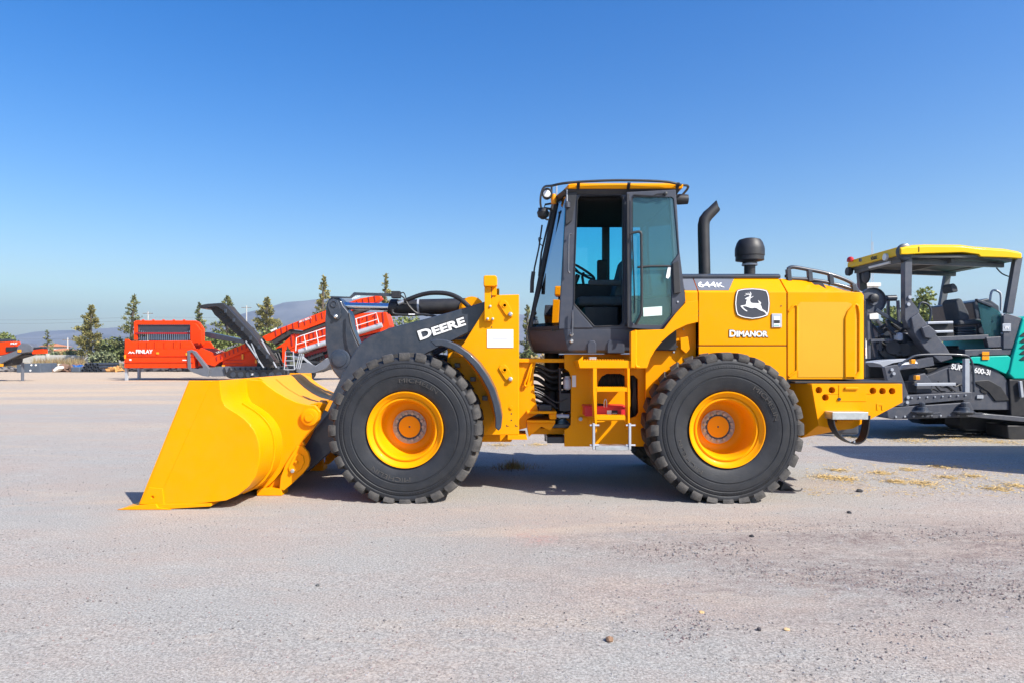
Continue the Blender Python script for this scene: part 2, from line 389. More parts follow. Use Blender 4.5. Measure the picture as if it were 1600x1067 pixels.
def rim_mesh():
    bm = bmesh.new()
    add_lathe(bm, [(.392,.08),(.400,.040),(.407,.030),(.404,.020),(.394,.022),(.372,.052),(.352,.062),(.346,.078),(.340,.078),(.334,.066),(.322,.064),(.308,.085),(.300,.12),(.292,.30),(.270,.365),(.245,.385),(.20,.39),(.19,.386),(.188,.37),(.121,.37),(.118,.352),(.05,.350),(.012,.350),(.010,.356)], (0,0,0), 'y', 72, cap=False)
    add_lathe(bm, [(.392,.08),(.36,.10),(.35,.52),(.392,.54)], (0,0,0), 'y', 48, cap=False)
    bmesh.ops.recalc_face_normals(bm, faces=bm.faces)
    me = bpy.data.meshes.new('wheel'); bm.to_mesh(me); bm.free(); me.materials.append(YEL)
    me.polygons.foreach_set('use_smooth', [True]*len(me.polygons)); me.set_sharp_from_angle(angle=R(40)); return me
def bolts_mesh():
    bm = bmesh.new(); add_lathe(bm, [(.121,.372),(.121,.362),(.186,.362),(.186,.372)], (0,0,0), 'y', 48, cap=False)
    for k in range(14):
        a = 2*math.pi*k/14+.1; add_lathe(bm, [(.020,.365),(.020,.344),(.013,.336)], (.154*math.cos(a), 0, .154*math.sin(a)), 'y', 8)
    bmesh.ops.recalc_face_normals(bm, faces=bm.faces)
    me = bpy.data.meshes.new('bolt_ring'); bm.to_mesh(me); bm.free(); me.materials.append(HUBG)
    me.polygons.foreach_set('use_smooth', [True]*len(me.polygons)); me.set_sharp_from_angle(angle=R(35)); return me
def arc_text_mesh(words):
    """raised moulded maker's name bent round the sidewall; words: (text, centre angle, radius, height)"""
    bm = bmesh.new()
    for body, a0, r0, h in words:
        me = text_mesh(body, .0); xs_ = [v.co.x for v in me.vertices]; ys_ = [v.co.y for v in me.vertices]; x0, x1, y0, y1 = min(xs_), max(xs_), min(ys_), max(ys_); sc_ = h/(y1-y0)*1.5
        for v in me.vertices:
            r_ = r0+h*(v.co.y-y0)/(y1-y0); a = a0-(v.co.x-(x0+x1)/2)*sc_/r0
            depth = .013-.012*(r_-.46)/.15
            v.co = (r_*math.cos(a), depth-(.0035 if v.co.z > 0 else -.004), r_*math.sin(a))
        bm.from_mesh(me)
    me = bpy.data.meshes.new('sidewall_lettering'); bm.to_mesh(me); bm.free(); me.materials.append(RUBT); return me
ARC = [arc_text_mesh([q]) for q in (('MICHELIN', math.pi/2, .505, .045), ('MICHELIN', -math.pi/2, .505, .045))]
TM, RM, BM_ = tyre_mesh(), rim_mesh(), bolts_mesh()
def wheel(x, far, spin):
    o = bpy.data.objects.new('wheel', RM); link(o, LD)
    o.location = (x, 2*YC if far else 0, AZ)
    if far: o.rotation_euler = (0, 0, math.pi)
    t = bpy.data.objects.new('tyre', TM); C.objects.link(t); t.parent = o
    b = bpy.data.objects.new('bolt_ring', BM_); C.objects.link(b); b.parent = o; b.rotation_euler = (0, spin, 0)
    for am_ in ARC: l_ = bpy.data.objects.new('sidewall_lettering', am_); C.objects.link(l_); l_.parent = o; l_.rotation_euler = (0, spin*3, 0)
    v = tube('valve', None, DARK, [(.25,.30,.16),(.28,.20,.18),(.27,.12,.17)], .006, 6); v.parent = o
    return o
WF, WR = PX(632, 0), PX(1138, 0)
for x, far, s in ((WF, 0, .1), (WR, 0, .32), (WF, 1, .2), (WR, 1, .0)): wheel(x, far, s)
for x in (WF, WR): lathe('axle', LD, CHAR, [(.14,.36),(.16,.5),(.17,.75),(.26,1.05),(.28,1.345),(.26,1.64),(.17,1.94),(.16,2.19),(.14,2.33)], (x, 0, AZ), 'y', 24)
# --- bucket
YB = -.25
def bxz(pts): return [(x, max(.004, z)) for x, z in xz(pts, YB)]
def bprism(name, pts, y0, y1, holes=(), parent=LD, bevel=.006, m=YEL):
    bm = bmesh.new(); add_prism(bm, [bxz(pts)]+[bxz(h) for h in holes], y0, y1); return finish(name, bm, m, parent, bevel)
back = [(343,594),(344.5,612),(346.5,624),(352,635),(371,646.5),(381,654),(389,662),(396,671),(400.5,680),(404,692),(405.5,706),(404.5,723),(399.5,743),(389,759),(371,773.5),(353,781.4),(315,785.6),(256,790)]
inn = [(338,594),(340,612),(341.5,626),(347,640),(367,652),(376,659),(384,667),(390.5,676),(394.5,684),(397.5,694),(399,707),(398,722),(393.5,740),(384,754.5),(367.5,768),(351,775.5),(313,780),(256,784.5)]
side = [(294.7,594)]+back+[(216,788.5)]
bk = bprism('bucket', back+inn[::-1], YB+.025, MY(YB)-.025, bevel=.004)
for ya in (YB, MY(YB)-.025):
    sd = bprism('bucket_side', side, ya, ya+.025, parent=bk, bevel=.005)
    yo = ya-.006 if ya < 0 else ya+.025
    bprism('edge_strip', [(296,595),(331,595),(256,762),(222,785)], yo, yo+.006, parent=bk, bevel=.004)
    yo = ya-.018 if ya < 0 else ya+.025
    bprism('corner_guard', [(233,760.5),(255,762.5),(257.5,787.5),(219,786.5)], yo, yo+.018, [circ(239.5,775.5,2.4,10)], parent=bk, bevel=.003)
bprism('cutting_edge', [(189,799),(216,789),(250,787),(330,785.5),(330,790),(262,796)], YB-.02, MY(YB)+.02, parent=bk, bevel=.003)
bprism('corner_guard', [(186.5,800),(216,787.6),(247,785.5),(250,791),(270,794),(265,800)], YB-.05, YB-.021, parent=bk, bevel=.003)
bprism('corner_guard', [(186.5,800),(216,787.6),(247,785.5),(250,791),(270,794),(265,800)], MY(YB)+.021, MY(YB)+.05, parent=bk, bevel=.003)
# wrapper reinforcement bands and spill guard rib on the bucket's back
def offset_pts(pts, d):
    out = []
    for i, (x, y) in enumerate(pts):
        a = pts[max(0, i-1)]; b = pts[min(len(pts)-1, i+1)]; tx, ty = b[0]-a[0], b[1]-a[1]; l = math.hypot(tx, ty); out.append((x+ty/l*-(-d), y-tx/l*d))
    return out
for ya, yb in ((.16, .36), (2.33, 2.53)):
    seg = back[3:16]; bprism('wear_band', seg+offset_pts(seg, 3)[::-1], ya, yb, parent=bk, bevel=.004)
# hinge ribs on the bucket, mirrored about the centre
rib = [(409,594),(418,602),(430,611),(447,621),(463,628),(480,632),(492,633),(500,643),(499,657),(489,671),(473,689),(476,695),(467,700),(446,728),(428,750),(412,764),(398,764),(402,745),(412,728),(420,700),(420,672),(412,655),(398,640),(386,624),(384,592)]
tp = [(400,589),(409,594),(418,602),(430,611),(447,621),(463,628),(480,632)]
plate('back_plate', bk, YEL, tp+[(480,636),(462,632),(445,625),(428,615),(415,606),(398,600)], .512, 2.18, bevel=.004, yref=.45)
for mirr in (0, 1):
    def ym(a, b): return (MY(b), MY(a)) if mirr else (a, b)
    loops = [xz(rib, .45)]
    bm = bmesh.new(); add_prism(bm, loops, *ym(.45, .51)); finish('hinge_rib', bm, YEL, bk, .008)
    bm = bmesh.new(); add_prism(bm, loops, *ym(.88, .94)); finish('hinge_rib', bm, YEL, bk, .008)
    ear = [(463,697),(472,696),(481,706),(484,717),(482,728),(472,740),(455,756),(443,766),(436,764),(438,745),(446,724)]
    bm = bmesh.new(); add_prism(bm, [xz(ear, .40)], *ym(.40, .448)); finish('hinge_ear', bm, YEL, bk, .008)
    keep = [(459,712),(466,708),(473,712),(475,722),(470,732),(460,739),(452,738),(450,730)]
    bm = bmesh.new(); add_prism(bm, [xz(keep, .38)], *ym(.385, .40)); finish('pin_keeper', bm, YEL, bk, .004)
    for (a, b, r, m) in ((457,735,3.2,STEEL),(463,721,2.6,YEL)):
        c = P(a, b, .38); lathe('bolt', bk, m, [(r*.007,.0),(r*.007,-.018),(r*.004,-.022)] if not mirr else [(r*.007,0),(r*.007,.018),(r*.004,.022)], (c.x, .385 if not mirr else MY(.385), c.z), 'y', 12)
    c = P(484, 651, .43)
    lathe('pin_boss', bk, YEL, [(.098,0),(.098,-.035),(.090,-.04),(.05,-.04),(.048,-.055),(.02,-.056)] if not mirr else [(.098,0),(.098,.035),(.090,.04),(.05,.04),(.048,.055)], (c.x, .45 if not mirr else MY(.45), c.z), 'y', 28)
    pad = [(401,766),(405,763),(437,763),(440,766),(440,774.5),(401,774.5)]
    bm = bmesh.new(); add_prism(bm, [[(x, max(.003, z)) for x, z in xz(pad, .40)]], *ym(.40, .62)); finish('skid_pad', bm, YEL, bk, .005)
    web = [(421,736),(440,738),(442,764),(402,764),(408,752)]
    bm = bmesh.new(); add_prism(bm, [xz(web, .47)], *ym(.512, .60)); finish('skid_web', bm, YEL, bk, .01)
# --- lift arm, bellcrank, bucket cylinder
arm = [(757,472),(703,488),(662,499),(607,513),(578,525.5),(563,536),(547,560),(534,586),(519,617),(507,638),(494,664),(484,684),(474,699),(467,712),(468,728),(480,737),(497,722),(520,702),(560,664),(605,604),(640,568),(669,550.5),(730,521),(775,500),(792,486),(788,468)]
for mirr in (0, 1):
    a = plate('lift_arm', LD, CHAR, arm, .66, .76, bevel=.012) if not mirr else None
    if mirr: bm = bmesh.new(); add_prism(bm, [xz(arm, .66)], MY(.76), MY(.66)); a = finish('lift_arm', bm, CHAR, LD, .012)
    if not mirr:
        c = P(531, 561, .66)
        lathe('pivot_boss', a, CHAR, [(.118,0),(.118,-.012),(.110,-.016),(.085,-.016),(.083,-.030),(.065,-.034)], (c.x, .66, c.z), 'y', 28)
        plate('reflector_strip', a, AMBER, [(507,640),(515,624.5),(520,626),(512,642.5)], .654, .6595, bevel=.001)
        lettering('lettering', a, WHITE, 'Deere', P(656.5,532,.652), P(728.5,508,.652), .112, th=.003, bold=.035, small=.86)
        lettering('lettering_outline', a, DARK, 'Deere', P(655.4,533,.656), P(729.5,507,.656), .125, th=.002, bold=.035, small=.86, grow=.02)  # printed dark outline behind the white name
c = P(640, 530, .9); box('cross_tube', LD, CHAR, c.x-.17, c.x+.17, .76, MY(.76), c.z-.22, c.z+.1, .03)
lev = [(509.5,476),(513,468),(519,464.3),(526,464),(532,468),(536,478),(543,486.5),(546.5,494),(547.5,504),(550,517),(557,534),(566,552),(566,580),(545,600),(528,589),(520,579),(512.5,559),(508,533),(507.5,500)]
lv = plate('bellcrank', LD, CHAR, lev, 1.20, 1.49, bevel=.015)
kp = [(512,478),(515,470),(521,467),(528,470),(532,480),(534,493),(530,500),(524,499),(517,492)]
plate('pin_keeper', lv, CHAR, kp, 1.175, 1.20, bevel=.006, yref=1.2)
c = P(521.5, 475.5, 1.17); lathe('pin', lv, CHAR, [(.042,0),(.042,-.012),(.034,-.014),(.030,-.004)], (c.x, 1.176, c.z), 'y', 20)
c = P(524.5, 495, 1.17); lathe('bolt', lv, STEEL, [(.024,0),(.024,-.018),(.012,-.026)], (c.x, 1.176, c.z), 'y', 8)
tube('hose', lv, HOSE, [P(545,490,1.15), P(549,510,1.12), P(556,528,1.1), P(562,540,1.1)], .012, 8, 4)
p0, p1, p2, p3 = P(522,478,YC), P(608,480.5,YC), P(612,481,YC), P(748,478,YC)
tube('cylinder_rod', LD, CHROME, [p0, p1+Vector((.05,0,0))], .047, 20)
cy = tube('bucket_cylinder', LD, DARK, [p1, P(611,481,YC), P(611.2,481,YC), P(622,481,YC), P(622.2,481,YC), p3], [.085,.085,.108,.108,.098,.098], 24)
tube('cylinder_band', cy, LGREY, [P(653,480.2,YC), P(656,480.1,YC)], .103, 24)
tube('return_pipe', cy, DARK, [P(613,484,1.2), P(616,491,1.2), P(640,492.5,1.2), P(665,492,1.2), P(690,497,1.2)], .016, 8, 5)
tube('supply_hose', cy, HOSE, [P(632,471,1.2), P(645,465.5,1.17), P(660,460.5,1.15), P(678,458,1.1), P(700,459.5,1.05), P(718,467,1.0), P(733,480,.95)], .028, 10, 6)
tube('hose_fitting', cy, STEEL, [P(622,474.5,1.2), P(635,469.5,1.2)], .027, 10)
tube('small_hose', cy, HOSE, [P(626,462,1.2), P(633,468,1.18), P(640,480,1.18), P(652,490,1.2), P(668,494,1.22)], .010, 6, 5)
tube('small_hose', cy, HOSE, [P(635,470,1.22), P(640,478,1.2), P(648,487,1.2), P(660,492,1.22)], .008, 6, 5)
pbox('hose_label', cy, WHITE, 638,490.6,648,492.4, 1.17, 1.18, bevel=.001)
ind = plate('level_indicator', LD, CHAR, [(516,463),(546,464),(553,457),(612,459),(612,463.5),(555,461.5),(548,466.5),(516,465.5)], 1.18, 1.215, bevel=.003)
pbox('sensor_block', ind, DARK, 611,455,625,466, 1.15, 1.25, bevel=.008)
tube('sensor_cable', ind, HOSE, [P(625,459,1.18), P(631,458,1.18), P(635,468,1.18)], .007, 6, 4)
# --- front frame tower
TY = .56
tw = plate('front_frame', LD, YEL, [(757,462),(811,460.5),(811,679),(745,679),(706,600),(699,560),(724,537),(757,484)], TY, TY+.08, bevel=.008, mir=True)
bx_ = P(790, 560, .7)
box('front_frame_core', LD, YEL, PX(700,.9), PX(800,.9), .80, MY(.80), .55, 1.75, .02)
plate('frame_foot', tw, YEL, [(793,679.5),(822,679.5),(824,686.5),(793,686.5)], TY-.02, TY+.5, bevel=.004)
pbox('placard', tw, WHITE, 761,515,802,543, TY-.006, TY-.001, bevel=.002)
PALE = node_mat('faint print', (.62,.62,.64), .6)
for k, (a, b, c_, d) in enumerate(((770,526,794,530),(772,534,775,537),(778,519,779,520),(791,519,792,520))): pbox('faded_print', tw, PALE, a,b,c_,d, TY-.0085, TY-.0065, bevel=0)
for py in (478, 578):
    pk = plate('pin_keeper', tw, YEL, [(779,py-3),(782,py-8),(788,py-9),(793,py-5),(801,py+10),(801,py+17),(795,py+19),(789,py+13)], TY-.018, TY-.001, bevel=.005)
    c = P(788.5, py-.5, TY-.02); lathe('pin_hole', pk, YEL, [(.028,0),(.028,-.006),(.018,-.006),(.016,.004)], (c.x, TY-.018, c.z), 'y', 16)
    c = P(797.5, py+13.5, TY-.02); lathe('bolt', pk, STEEL, [(.026,0),(.026,-.02),(.015,-.028)], (c.x, TY-.018, c.z), 'y', 6)
for a, b, r in ((799,636,.022),(799,646,.009),(799,656,.009),(768,511.5,.008)): c = P(a,b,TY); lathe('plug', tw, YEL if r > .02 else DARK, [(r,0),(r,-.012 if r > .02 else -.002)], (c.x, TY, c.z), 'y', 12)
for a in (791, 805): plate('bracket_mark', tw, DARK, [(a,663),(a+1,663),(a+1,664.6),(a+4,664.6),(a+4,665.6),(a,665.6)], TY-.003, TY-.0005, bevel=0)
lb = plate('lamp_bracket', LD, YEL, [(757,447),(767,447),(767,487),(773,498),(773,502),(757,502)], TY-.05, TY-.018, bevel=.004)
plate('bracket_arm', lb, YEL, [(767,462),(776,462),(776,440),(770,440),(767,450)], TY-.015, TY-.002, bevel=.003)
plate('lamp_hood', lb, YEL, [(755.5,433),(757,430.5),(774,430.5),(776.5,433),(776.5,446),(774,448),(757,448),(755.5,446)], TY-.10, TY+.10, bevel=.012)
pbox('lamp', lb, DARK, 763,448.5,769,466, TY-.016, TY+.06, bevel=.008)
for a, b in ((762,498.5),(770,498.5),(766,479)): c = P(a,b,TY-.05); lathe('bolt', lb, LGREY, [(.014,0),(.014,-.012),(.008,-.016)], (c.x, TY-.05, c.z), 'y', 8)
plate('mirror_lamp_bracket', LD, YEL, [(757,430.5),(776,430.5),(776,448),(767,448),(767,502),(757,502)], MY(TY+.05), MY(TY)+.1, bevel=.006, yref=TY)
lathe('cylinder_mount', LD, YEL, [(.16,-.12),(.16,.12)], P(738,485,YC), 'y', 24)
# front mudguard
mg = [(671,532.5),(682,529.5),(697,531),(715,538.5),(733,551),(749,567),(763,587),(774,609),(781,632),(784.5,652),(783,668),(779,673),(774,668),(774,652),(770,630),(763,609),(752,589),(739,571),(723,555.5),(706,545.5),(690,540.5),(680,541)]
plate('front_mudguard', LD, CHAR, mg, .03, .52, bevel=.012)
bm = bmesh.new(); add_prism(bm, [xz(mg, .03)], MY(.52), MY(.03)); finish('front_mudguard', bm, CHAR, LD, .012)
pl_in = [(700,560),(722,556),(745,585),(762,620),(772,655),(760,679),(735,679),(715,620)]
plate('inner_guard', LD, YEL, pl_in, .50, .545, bevel=.006, yref=.3)
for a, b in ((713,570),(738,592),(757,622)): c = P(a,b,.3); box('guard_clip', LD, CHAR, c.x-.03, c.x+.03, .42, .50, c.z-.03, c.z+.02, .006)
# --- articulation
fp = plate('front_hitch_plate', LD, YEL, [(808,562),(838,562),(834,580),(834,600),(837,625),(842,645),(823,655),(823,668),(808,672)], .74, .80, bevel=.006, mir=True)
pbox('hitch_top_plate', LD, YEL, 808,560,882,566, .70, 1.99, bevel=.005)
tube('frame_lock_bar', LD, YEL, [P(832,566,.72), P(828,574,.71), P(823,590,.71), P(819.5,599,.71), P(821,602.5,.71), P(824.5,600,.71), P(829,580,.71), P(831,572,.71)], .012, 8, 4)
for (a, b, c_, d, y0, m) in ((823,642,870,646,.62,YEL),(823,656,868,660,.66,YEL),(825,668,882,678,.95,YEL),(852,662,892,668,.8,CHAR),(855,682,884,692,.85,CHAR)): pbox('hitch_plate', LD, m, a,b,c_,d, y0, MY(y0), bevel=.008)
plate('hitch_web', LD, YEL, [(823,660),(868,660),(860,672),(846,666),(826,682)], .72, .76, bevel=.004)
lathe('hitch_pin', LD, DARK, [(.09,.5),(.09,1.75)], (PX(862,YC), YC, 0), 'z', 20)
pbox('hitch_ram', LD, YEL, 858,645,870,655, .66,.8, bevel=.02)
tube('hitch_ram_rod', LD, LGREY, [P(866,649,.72), P(889,649.5,.72)], .022, 10)
hr = random.Random(3)
for k in range(11):
    ya = .8+.1*k; a = 572+k*7+hr.uniform(-2,2); b = a+hr.uniform(-3,10)
    tube('hydraulic_hose', LD, HOSE, [P(822,a,ya), P(840,a+hr.uniform(-4,3),ya-.02), P(862,b+4,ya), P(884,b,ya+.05), P(905,b-2,ya+.1)], .026 if k % 2 else .017, 8, 5)
for k in range(4):
    ya = .72+.05*k; a = 606+k*9
    tube('hydraulic_hose', LD, HOSE, [P(834,a,ya), P(848,a+8,ya), P(862,a+18,ya), P(872,a+22,ya), P(886,a+16,ya)], .010, 6, 5)
lathe('accumulator', LD, LGREY, [(.02,-.02),(.045,0),(.045,.10),(.03,.12),(.03,.14)], P(886.5,606,.72), 'z', 16)
box('valve_block', LD, DARK, PX(872,.9), PX(890,.9), .72, 1.2, PZ(640,.9), PZ(612,.9), .01)
tube('valve_stem', LD, DARK, [P(875,575,.74), P(875,600,.74), P(876,632,.74)], .018, 8)
pbox('junction_box', LD, DARK, 842,632,862,642, .68,.85, bevel=.01)
tube('cable', LD, HOSE, [P(838,615,.7), P(850,622,.7), P(862,630,.7), P(868,634,.7)], .010, 6, 4)
# --- rear frame
rf = [(882,553),(1082,553),(1082,640),(1060,660),(1005,697),(882,697),(882,671),(888,668),(892,662),(892.5,590),(889,580),(882,575)]
h1 = [(934,604),(935,596),(940,588),(948,583.5),(970,583.5),(978,588),(980,596),(980,604)]
h2 = [(985,586),(991,586),(997,592),(998,644),(994,650),(985,653)]
rp = plate('rear_frame', LD, YEL, rf, .70, .75, [h1, h2], bevel=.006, mir=True)
box('rear_frame_core', LD, CHAR, PX(905,1), PX(1340,1), .95, MY(.95), .62, 1.45, .03)
pbox('transmission', LD, DARK, 900,575,1010,655, .9, MY(.9), bevel=.03)
for k in range(6): tube('engine_hose', LD, HOSE, [P(936+8*k,584,.85), P(938+7*k,592,.82), P(934+9*k,604,.84)], .014, 6, 4)
for k in range(4): tube('engine_hose', LD, HOSE, [P(988+2*k,586,.82), P(990+k,610,.79), P(988+2*k,630,.8), P(992,650,.84)], .012, 6, 4)
pbox('frame_patch', rp, YEL, 903,651,918,661, .685,.70, bevel=.003)
c = P(907,654,.68); lathe('lube_fitting', rp, LGREY, [(.022,0),(.022,-.02)], (c.x,.685,c.z), 'y', 10)
pbox('warning_label', rp, WHITE, 894,586,900,604, .692,.699, bevel=0)
# --- ladder, platform and toolbox
pf = plate('platform', LD, YEL, [(903,563),(992,563),(992,575),(906,575)], .14, .70, bevel=.006)
for k in range(22): c = P(906+4*k, 562.5, .15); lathe('grip_tooth', pf, YEL, [(.012,0),(.008,.010)], (c.x, .18, c.z), 'z', 6)
plate('platform_bracket', pf, YEL, [(903,563),(911,556),(911,566),(906,575)], .12, .16, bevel=.003)
pbox('platform_latch', pf, STEEL, 921,557.5,932,562, .3,.4, bevel=.004)
ld = plate('ladder_rail', LD, YEL, [(926.5,575),(932.5,575),(932.5,673),(930.5,677),(926.5,610)], .12, .30, bevel=.004)
plate('ladder_rail', LD, YEL, [(980,575),(984,575),(984,668),(981.5,672)], .12, .30, bevel=.004)
for (a, b, c_, d) in ((931,605,980,611.5),(932,649,977,655.5)):
    s = pbox('ladder_step', LD, YEL, a,b,c_,d, .12,.32, bevel=.003)
    for k in range(14): q = P(a+2+k*(c_-a-4)/13, b, .125); lathe('grip_tooth', s, YEL, [(.010,-.002),(.007,.010)], (q.x, .15, q.z), 'z', 5)
plate('step_gusset', LD, YEL, [(932,655.8),(977,655.8),(977,656.4),(946,657),(944,658.5),(932,659)], .13,.30, bevel=0)
for a in (928, 984.5):
    h = plate('hanger_strap', LD, LGREY, [(a-1.8,661),(a+1.8,661),(a+1.8,702),(a-1.8,702)], .08, .118, bevel=.004)
    for b in (664, 695): lathe('hanger_bolt', h, LGREY, [(.010,-.05),(.010,.05)], P(a+1,b,.1), 'x', 8)
bs = pbox('bottom_step', LD, STEEL, 931,697,983,703, .09,.30, bevel=.004)
for k in range(20): q = P(932.5+k*2.55, 697, .1); lathe('grip_tooth', bs, STEEL, [(.009,-.002),(.006,.010)], (q.x,.12,q.z), 'z', 5)
tb = pbox('toolbox', LD, RBOX, 914,635,979,650, .34,.62, bevel=.012)
pbox('toolbox_lid', tb, RBOX, 913,633.5,980,637, .325,.63, bevel=.01)
pbox('toolbox_label', tb, WHITE, 948.5,640.5,955.5,648, .335,.339, bevel=0)
pbox('toolbox_label', tb, DARK, 956,640.5,965,648, .335,.339, bevel=0)
pbox('toolbox_label_band', tb, WHITE, 957,644.5,964,645.5, .331,.334, bevel=0)
tube('padlock_shackle', tb, STEEL, [P(944,636,.33), P(944,627,.33), P(946,623,.33), P(948,627,.33), P(948,636,.33)], .006, 6, 3)
tube('toolbox_latch', tb, DARK, [P(934,631,.4), P(942,632,.36), P(944,634,.34)], .012, 6)
# --- rear mudguard
fe = [(988,517),(1003,516),(1037,515),(1056,490),(1072,472.5),(1091,470),(1091,503.5),(1073,508),(1056,516),(1044,525),(1033,535),(1024,546),(1016,560),(1011,575),(988,575)]
plate('rear_mudguard', LD, YEL, fe, .22, .26, bevel=.006)
arch = [(1091,503.5),(1073,508),(1056,516),(1044,525),(1033,535),(1024,546),(1016,560),(1011,575)]
plate('mudguard_skin', LD, YEL, arch+[(a-2.2, b-2.2) for a, b in arch[::-1]], .262, .69, bevel=0, yref=.26)
bm = bmesh.new(); add_prism(bm, [xz(fe, .22)], MY(.26), MY(.22)); finish('rear_mudguard', bm, YEL, LD, .006)
plate('step_riser', LD, YEL, [(986,518),(992,518),(992,574),(986,574)], .12,.22, bevel=.004)
tube('riser_pipe', LD, YEL, [P(992.5,516,.16), P(992.5,540,.16), P(992.5,565,.16), P(994,572,.16), P(999,573.5,.16)], .018, 8, 4)
plate('wheel_well', LD, YEL, [(1012,560),(1035,530),(1060,512),(1092,503),(1092,600),(1060,640),(1012,640)], .62,.66, bevel=.005, yref=.5)
for a, b, s in ((1073,536,.012),(1068,515,.008),(1053,550,.014),(1058,541,.010)): c = P(a,b,.5); lathe('bolt', LD, LGREY, [(s,0),(s,-.02),(s*.6,-.026)], (PX(a,.6),.62,PZ(b,.6)), 'y', 8)
plate('well_bracket', LD, YEL, [(1063,528),(1075,526),(1078,545),(1072,552),(1064,545)], .55,.60, bevel=.004)
pbox('well_box', LD, DARK, 1046,530,1051,548, .55,.62, bevel=.004)
# --- hood
HY, HC = .50, .22
ZC, ZT = PZ(457, HY), PZ(435.5, HY+HC)
def hood_ring(x, zb, zt, dy=0., zc=None):
    zc = min(ZC if zc is None else zc, zt-.005); return [(x,HY+dy,zb),(x,HY+dy,zc),(x,HY+HC+dy,zt),(x,MY(HY+HC+dy),zt),(x,MY(HY+dy),zc),(x,MY(HY+dy),zb)]
xa, xb, xc, xd = PX(1070,HY), PX(1090.4,HY), PX(1091.8,HY), PX(1229,HY)
zm0, zm1 = PZ(539.5,HY), PZ(541,HY)
loft('hood_core', LD, DARK, [[(x, (y+.02 if y < YC else y-.02), z-.02 if z > 1.5 else z) for x, y, z in hood_ring(xx, 1.25, ZT)] for xx in (xc, xd+.5)], 0)
loft('hood_front_panel', LD, YEL, [hood_ring(xa, PZ(503,HY), ZT), hood_ring(xb, PZ(503,HY), ZT)], .006)
hp = loft('hood_side_panel', LD, YEL, [hood_ring(xc, zm1+.012, ZT), hood_ring(xd, zm1+.012, ZT)], .006)
loft('hood_lower_panel', LD, YEL, [[(x,HY,1.28),(x,HY,zm1),(x,HY+.1,zm1),(x,MY(HY+.1),zm1),(x,MY(HY),zm1),(x,MY(HY),1.28)] for x in (xc, xd)], .005)
# dark model band following the sloped shoulder
def shoulder(px, f):                                   # point on the sloped shoulder face, f 0 at its foot, 1 at its crest, 3 mm proud
    return Vector((PX(px, HY), HY+HC*f, ZC+(ZT-ZC)*f))+Vector((0, -.62, .78))*.004
for name, pts in (('model_band', [(1071,.12),(1090.3,.12),(1090.3,1),(1071,1)]), ('model_band', [(1092,.12),(1140,.12),(1157,1),(1092,1)])):
    bm = bmesh.new(); a = [bm.verts.new(shoulder(*q)) for q in pts]; b = [bm.verts.new(shoulder(*q)-Vector((0,-.62,.78))*.0035) for q in pts]
    bm.faces.new(a); bm.faces.new(b[::-1])
    for i in range(4): j = (i+1) % 4; bm.faces.new((a[i],a[j],b[j],b[i]))
    mb = finish(name, bm, node_mat('band grey', (.135,.15,.185), .45), hp)
e = shoulder(1094.5,.30); g = shoulder(1135,.30); off = Vector((0,-.62,.78))*.003
lettering('lettering', hp, WHITE, '644k', e+off, g+off, .115, normal_up=Vector((0,HC,ZT-ZC)), th=.003, bold=.018, small=.82)
cap = loft('hood_top', LD, CHAR, [[(x,HY+HC-.02,ZT+.002),(x,HY+HC-.025,ZT+.035),(x,HY+HC+.02,ZT+.055),(x,MY(HY+HC+.02),ZT+.055),(x,MY(HY+HC-.025),ZT+.035),(x,MY(HY+HC-.02),ZT+.002)] for x in (xa+.02, PX(1231,HY))], .008)
for a, b in ((1091,487),(1091,493.5)): c = P(a,b,HY); lathe('panel_plug', LD, DARK, [(.008,0),(.008,-.004)], (c.x,HY,c.z), 'y', 8)
c = P(1220.5,478.5,HY); lathe('panel_plug', hp, DARK, [(.008,0),(.008,-.004)], (c.x,HY,c.z), 'y', 8)
# emblem
def zp(pts): return [(1080+a/8.894, 425+b/8.894) for a, b in pts]
emb = [(640,252),(690,240),(740,232),(850,226),(960,234),(1010,243),(1060,258),(1078,300),(1088,340),(1098,440),(1090,540),(1082,575),(1068,610),(1015,630),(960,645),(850,660),(740,645),(690,630),(640,606),(625,570),(616,540),(606,440),(614,340),(625,295)]
def sc(pts, s, cx=851, cy=443): return [(cx+(a-cx)*s, cy+(b-cy)*s) for a, b in pts]
EY = HY-.012
em = plate('emblem', hp, node_mat('emblem charcoal', (.045,.050,.068), .4), zp(emb), EY, HY-.001, bevel=.003)
plate('emblem_ring', em, WHITE, zp(sc(emb,.965)), EY-.004, EY-.001, [zp(sc(emb,.915))], bevel=0)
deer = [(748,376),(772,360),(790,350),(812,348),(832,352),(872,340),(852,356),(828,366),(820,385),(822,412),(835,430),(860,437),(905,437),(945,438),(940,420),(930,394),(956,414),(970,428),(973,442),(960,452),(968,464),(978,485),(985,513),(1004,529),(1032,545),(1056,577),(1045,594),(1022,564),(1000,551),(970,541),(940,526),(910,505),(880,500),(850,506),(815,501),(790,491),(770,484),(745,479),(716,481),(727,500),(752,523),(783,544),(775,553),(743,536),(713,511),(693,486),(685,476),(702,469),(742,464),(760,456),(765,440),(768,410),(778,388),(764,382),(750,381)]
plate('emblem_deer', em, WHITE, zp(deer), EY-.004, EY-.001, bevel=0)
for an in ([(806,350),(818,328),(826,306),(815,281),(823,280),(838,305),(834,328),(826,350)], [(817,331),(790,321),(760,326),(740,337),(748,326),(785,311),(821,321)], [(796,319),(768,307),(746,301),(770,300),(798,311)], [(820,321),(797,303),(784,287),(802,299),(823,312)]): plate('emblem_antler', em, WHITE, zp(an), EY-.0042, EY-.0012, bevel=0)
lettering('lettering', hp, WHITE, 'Dimanor', P(1139.8,526.6,HY-.006), P(1200,526.6,HY-.006), .078, th=.003, bold=.035, small=.84)
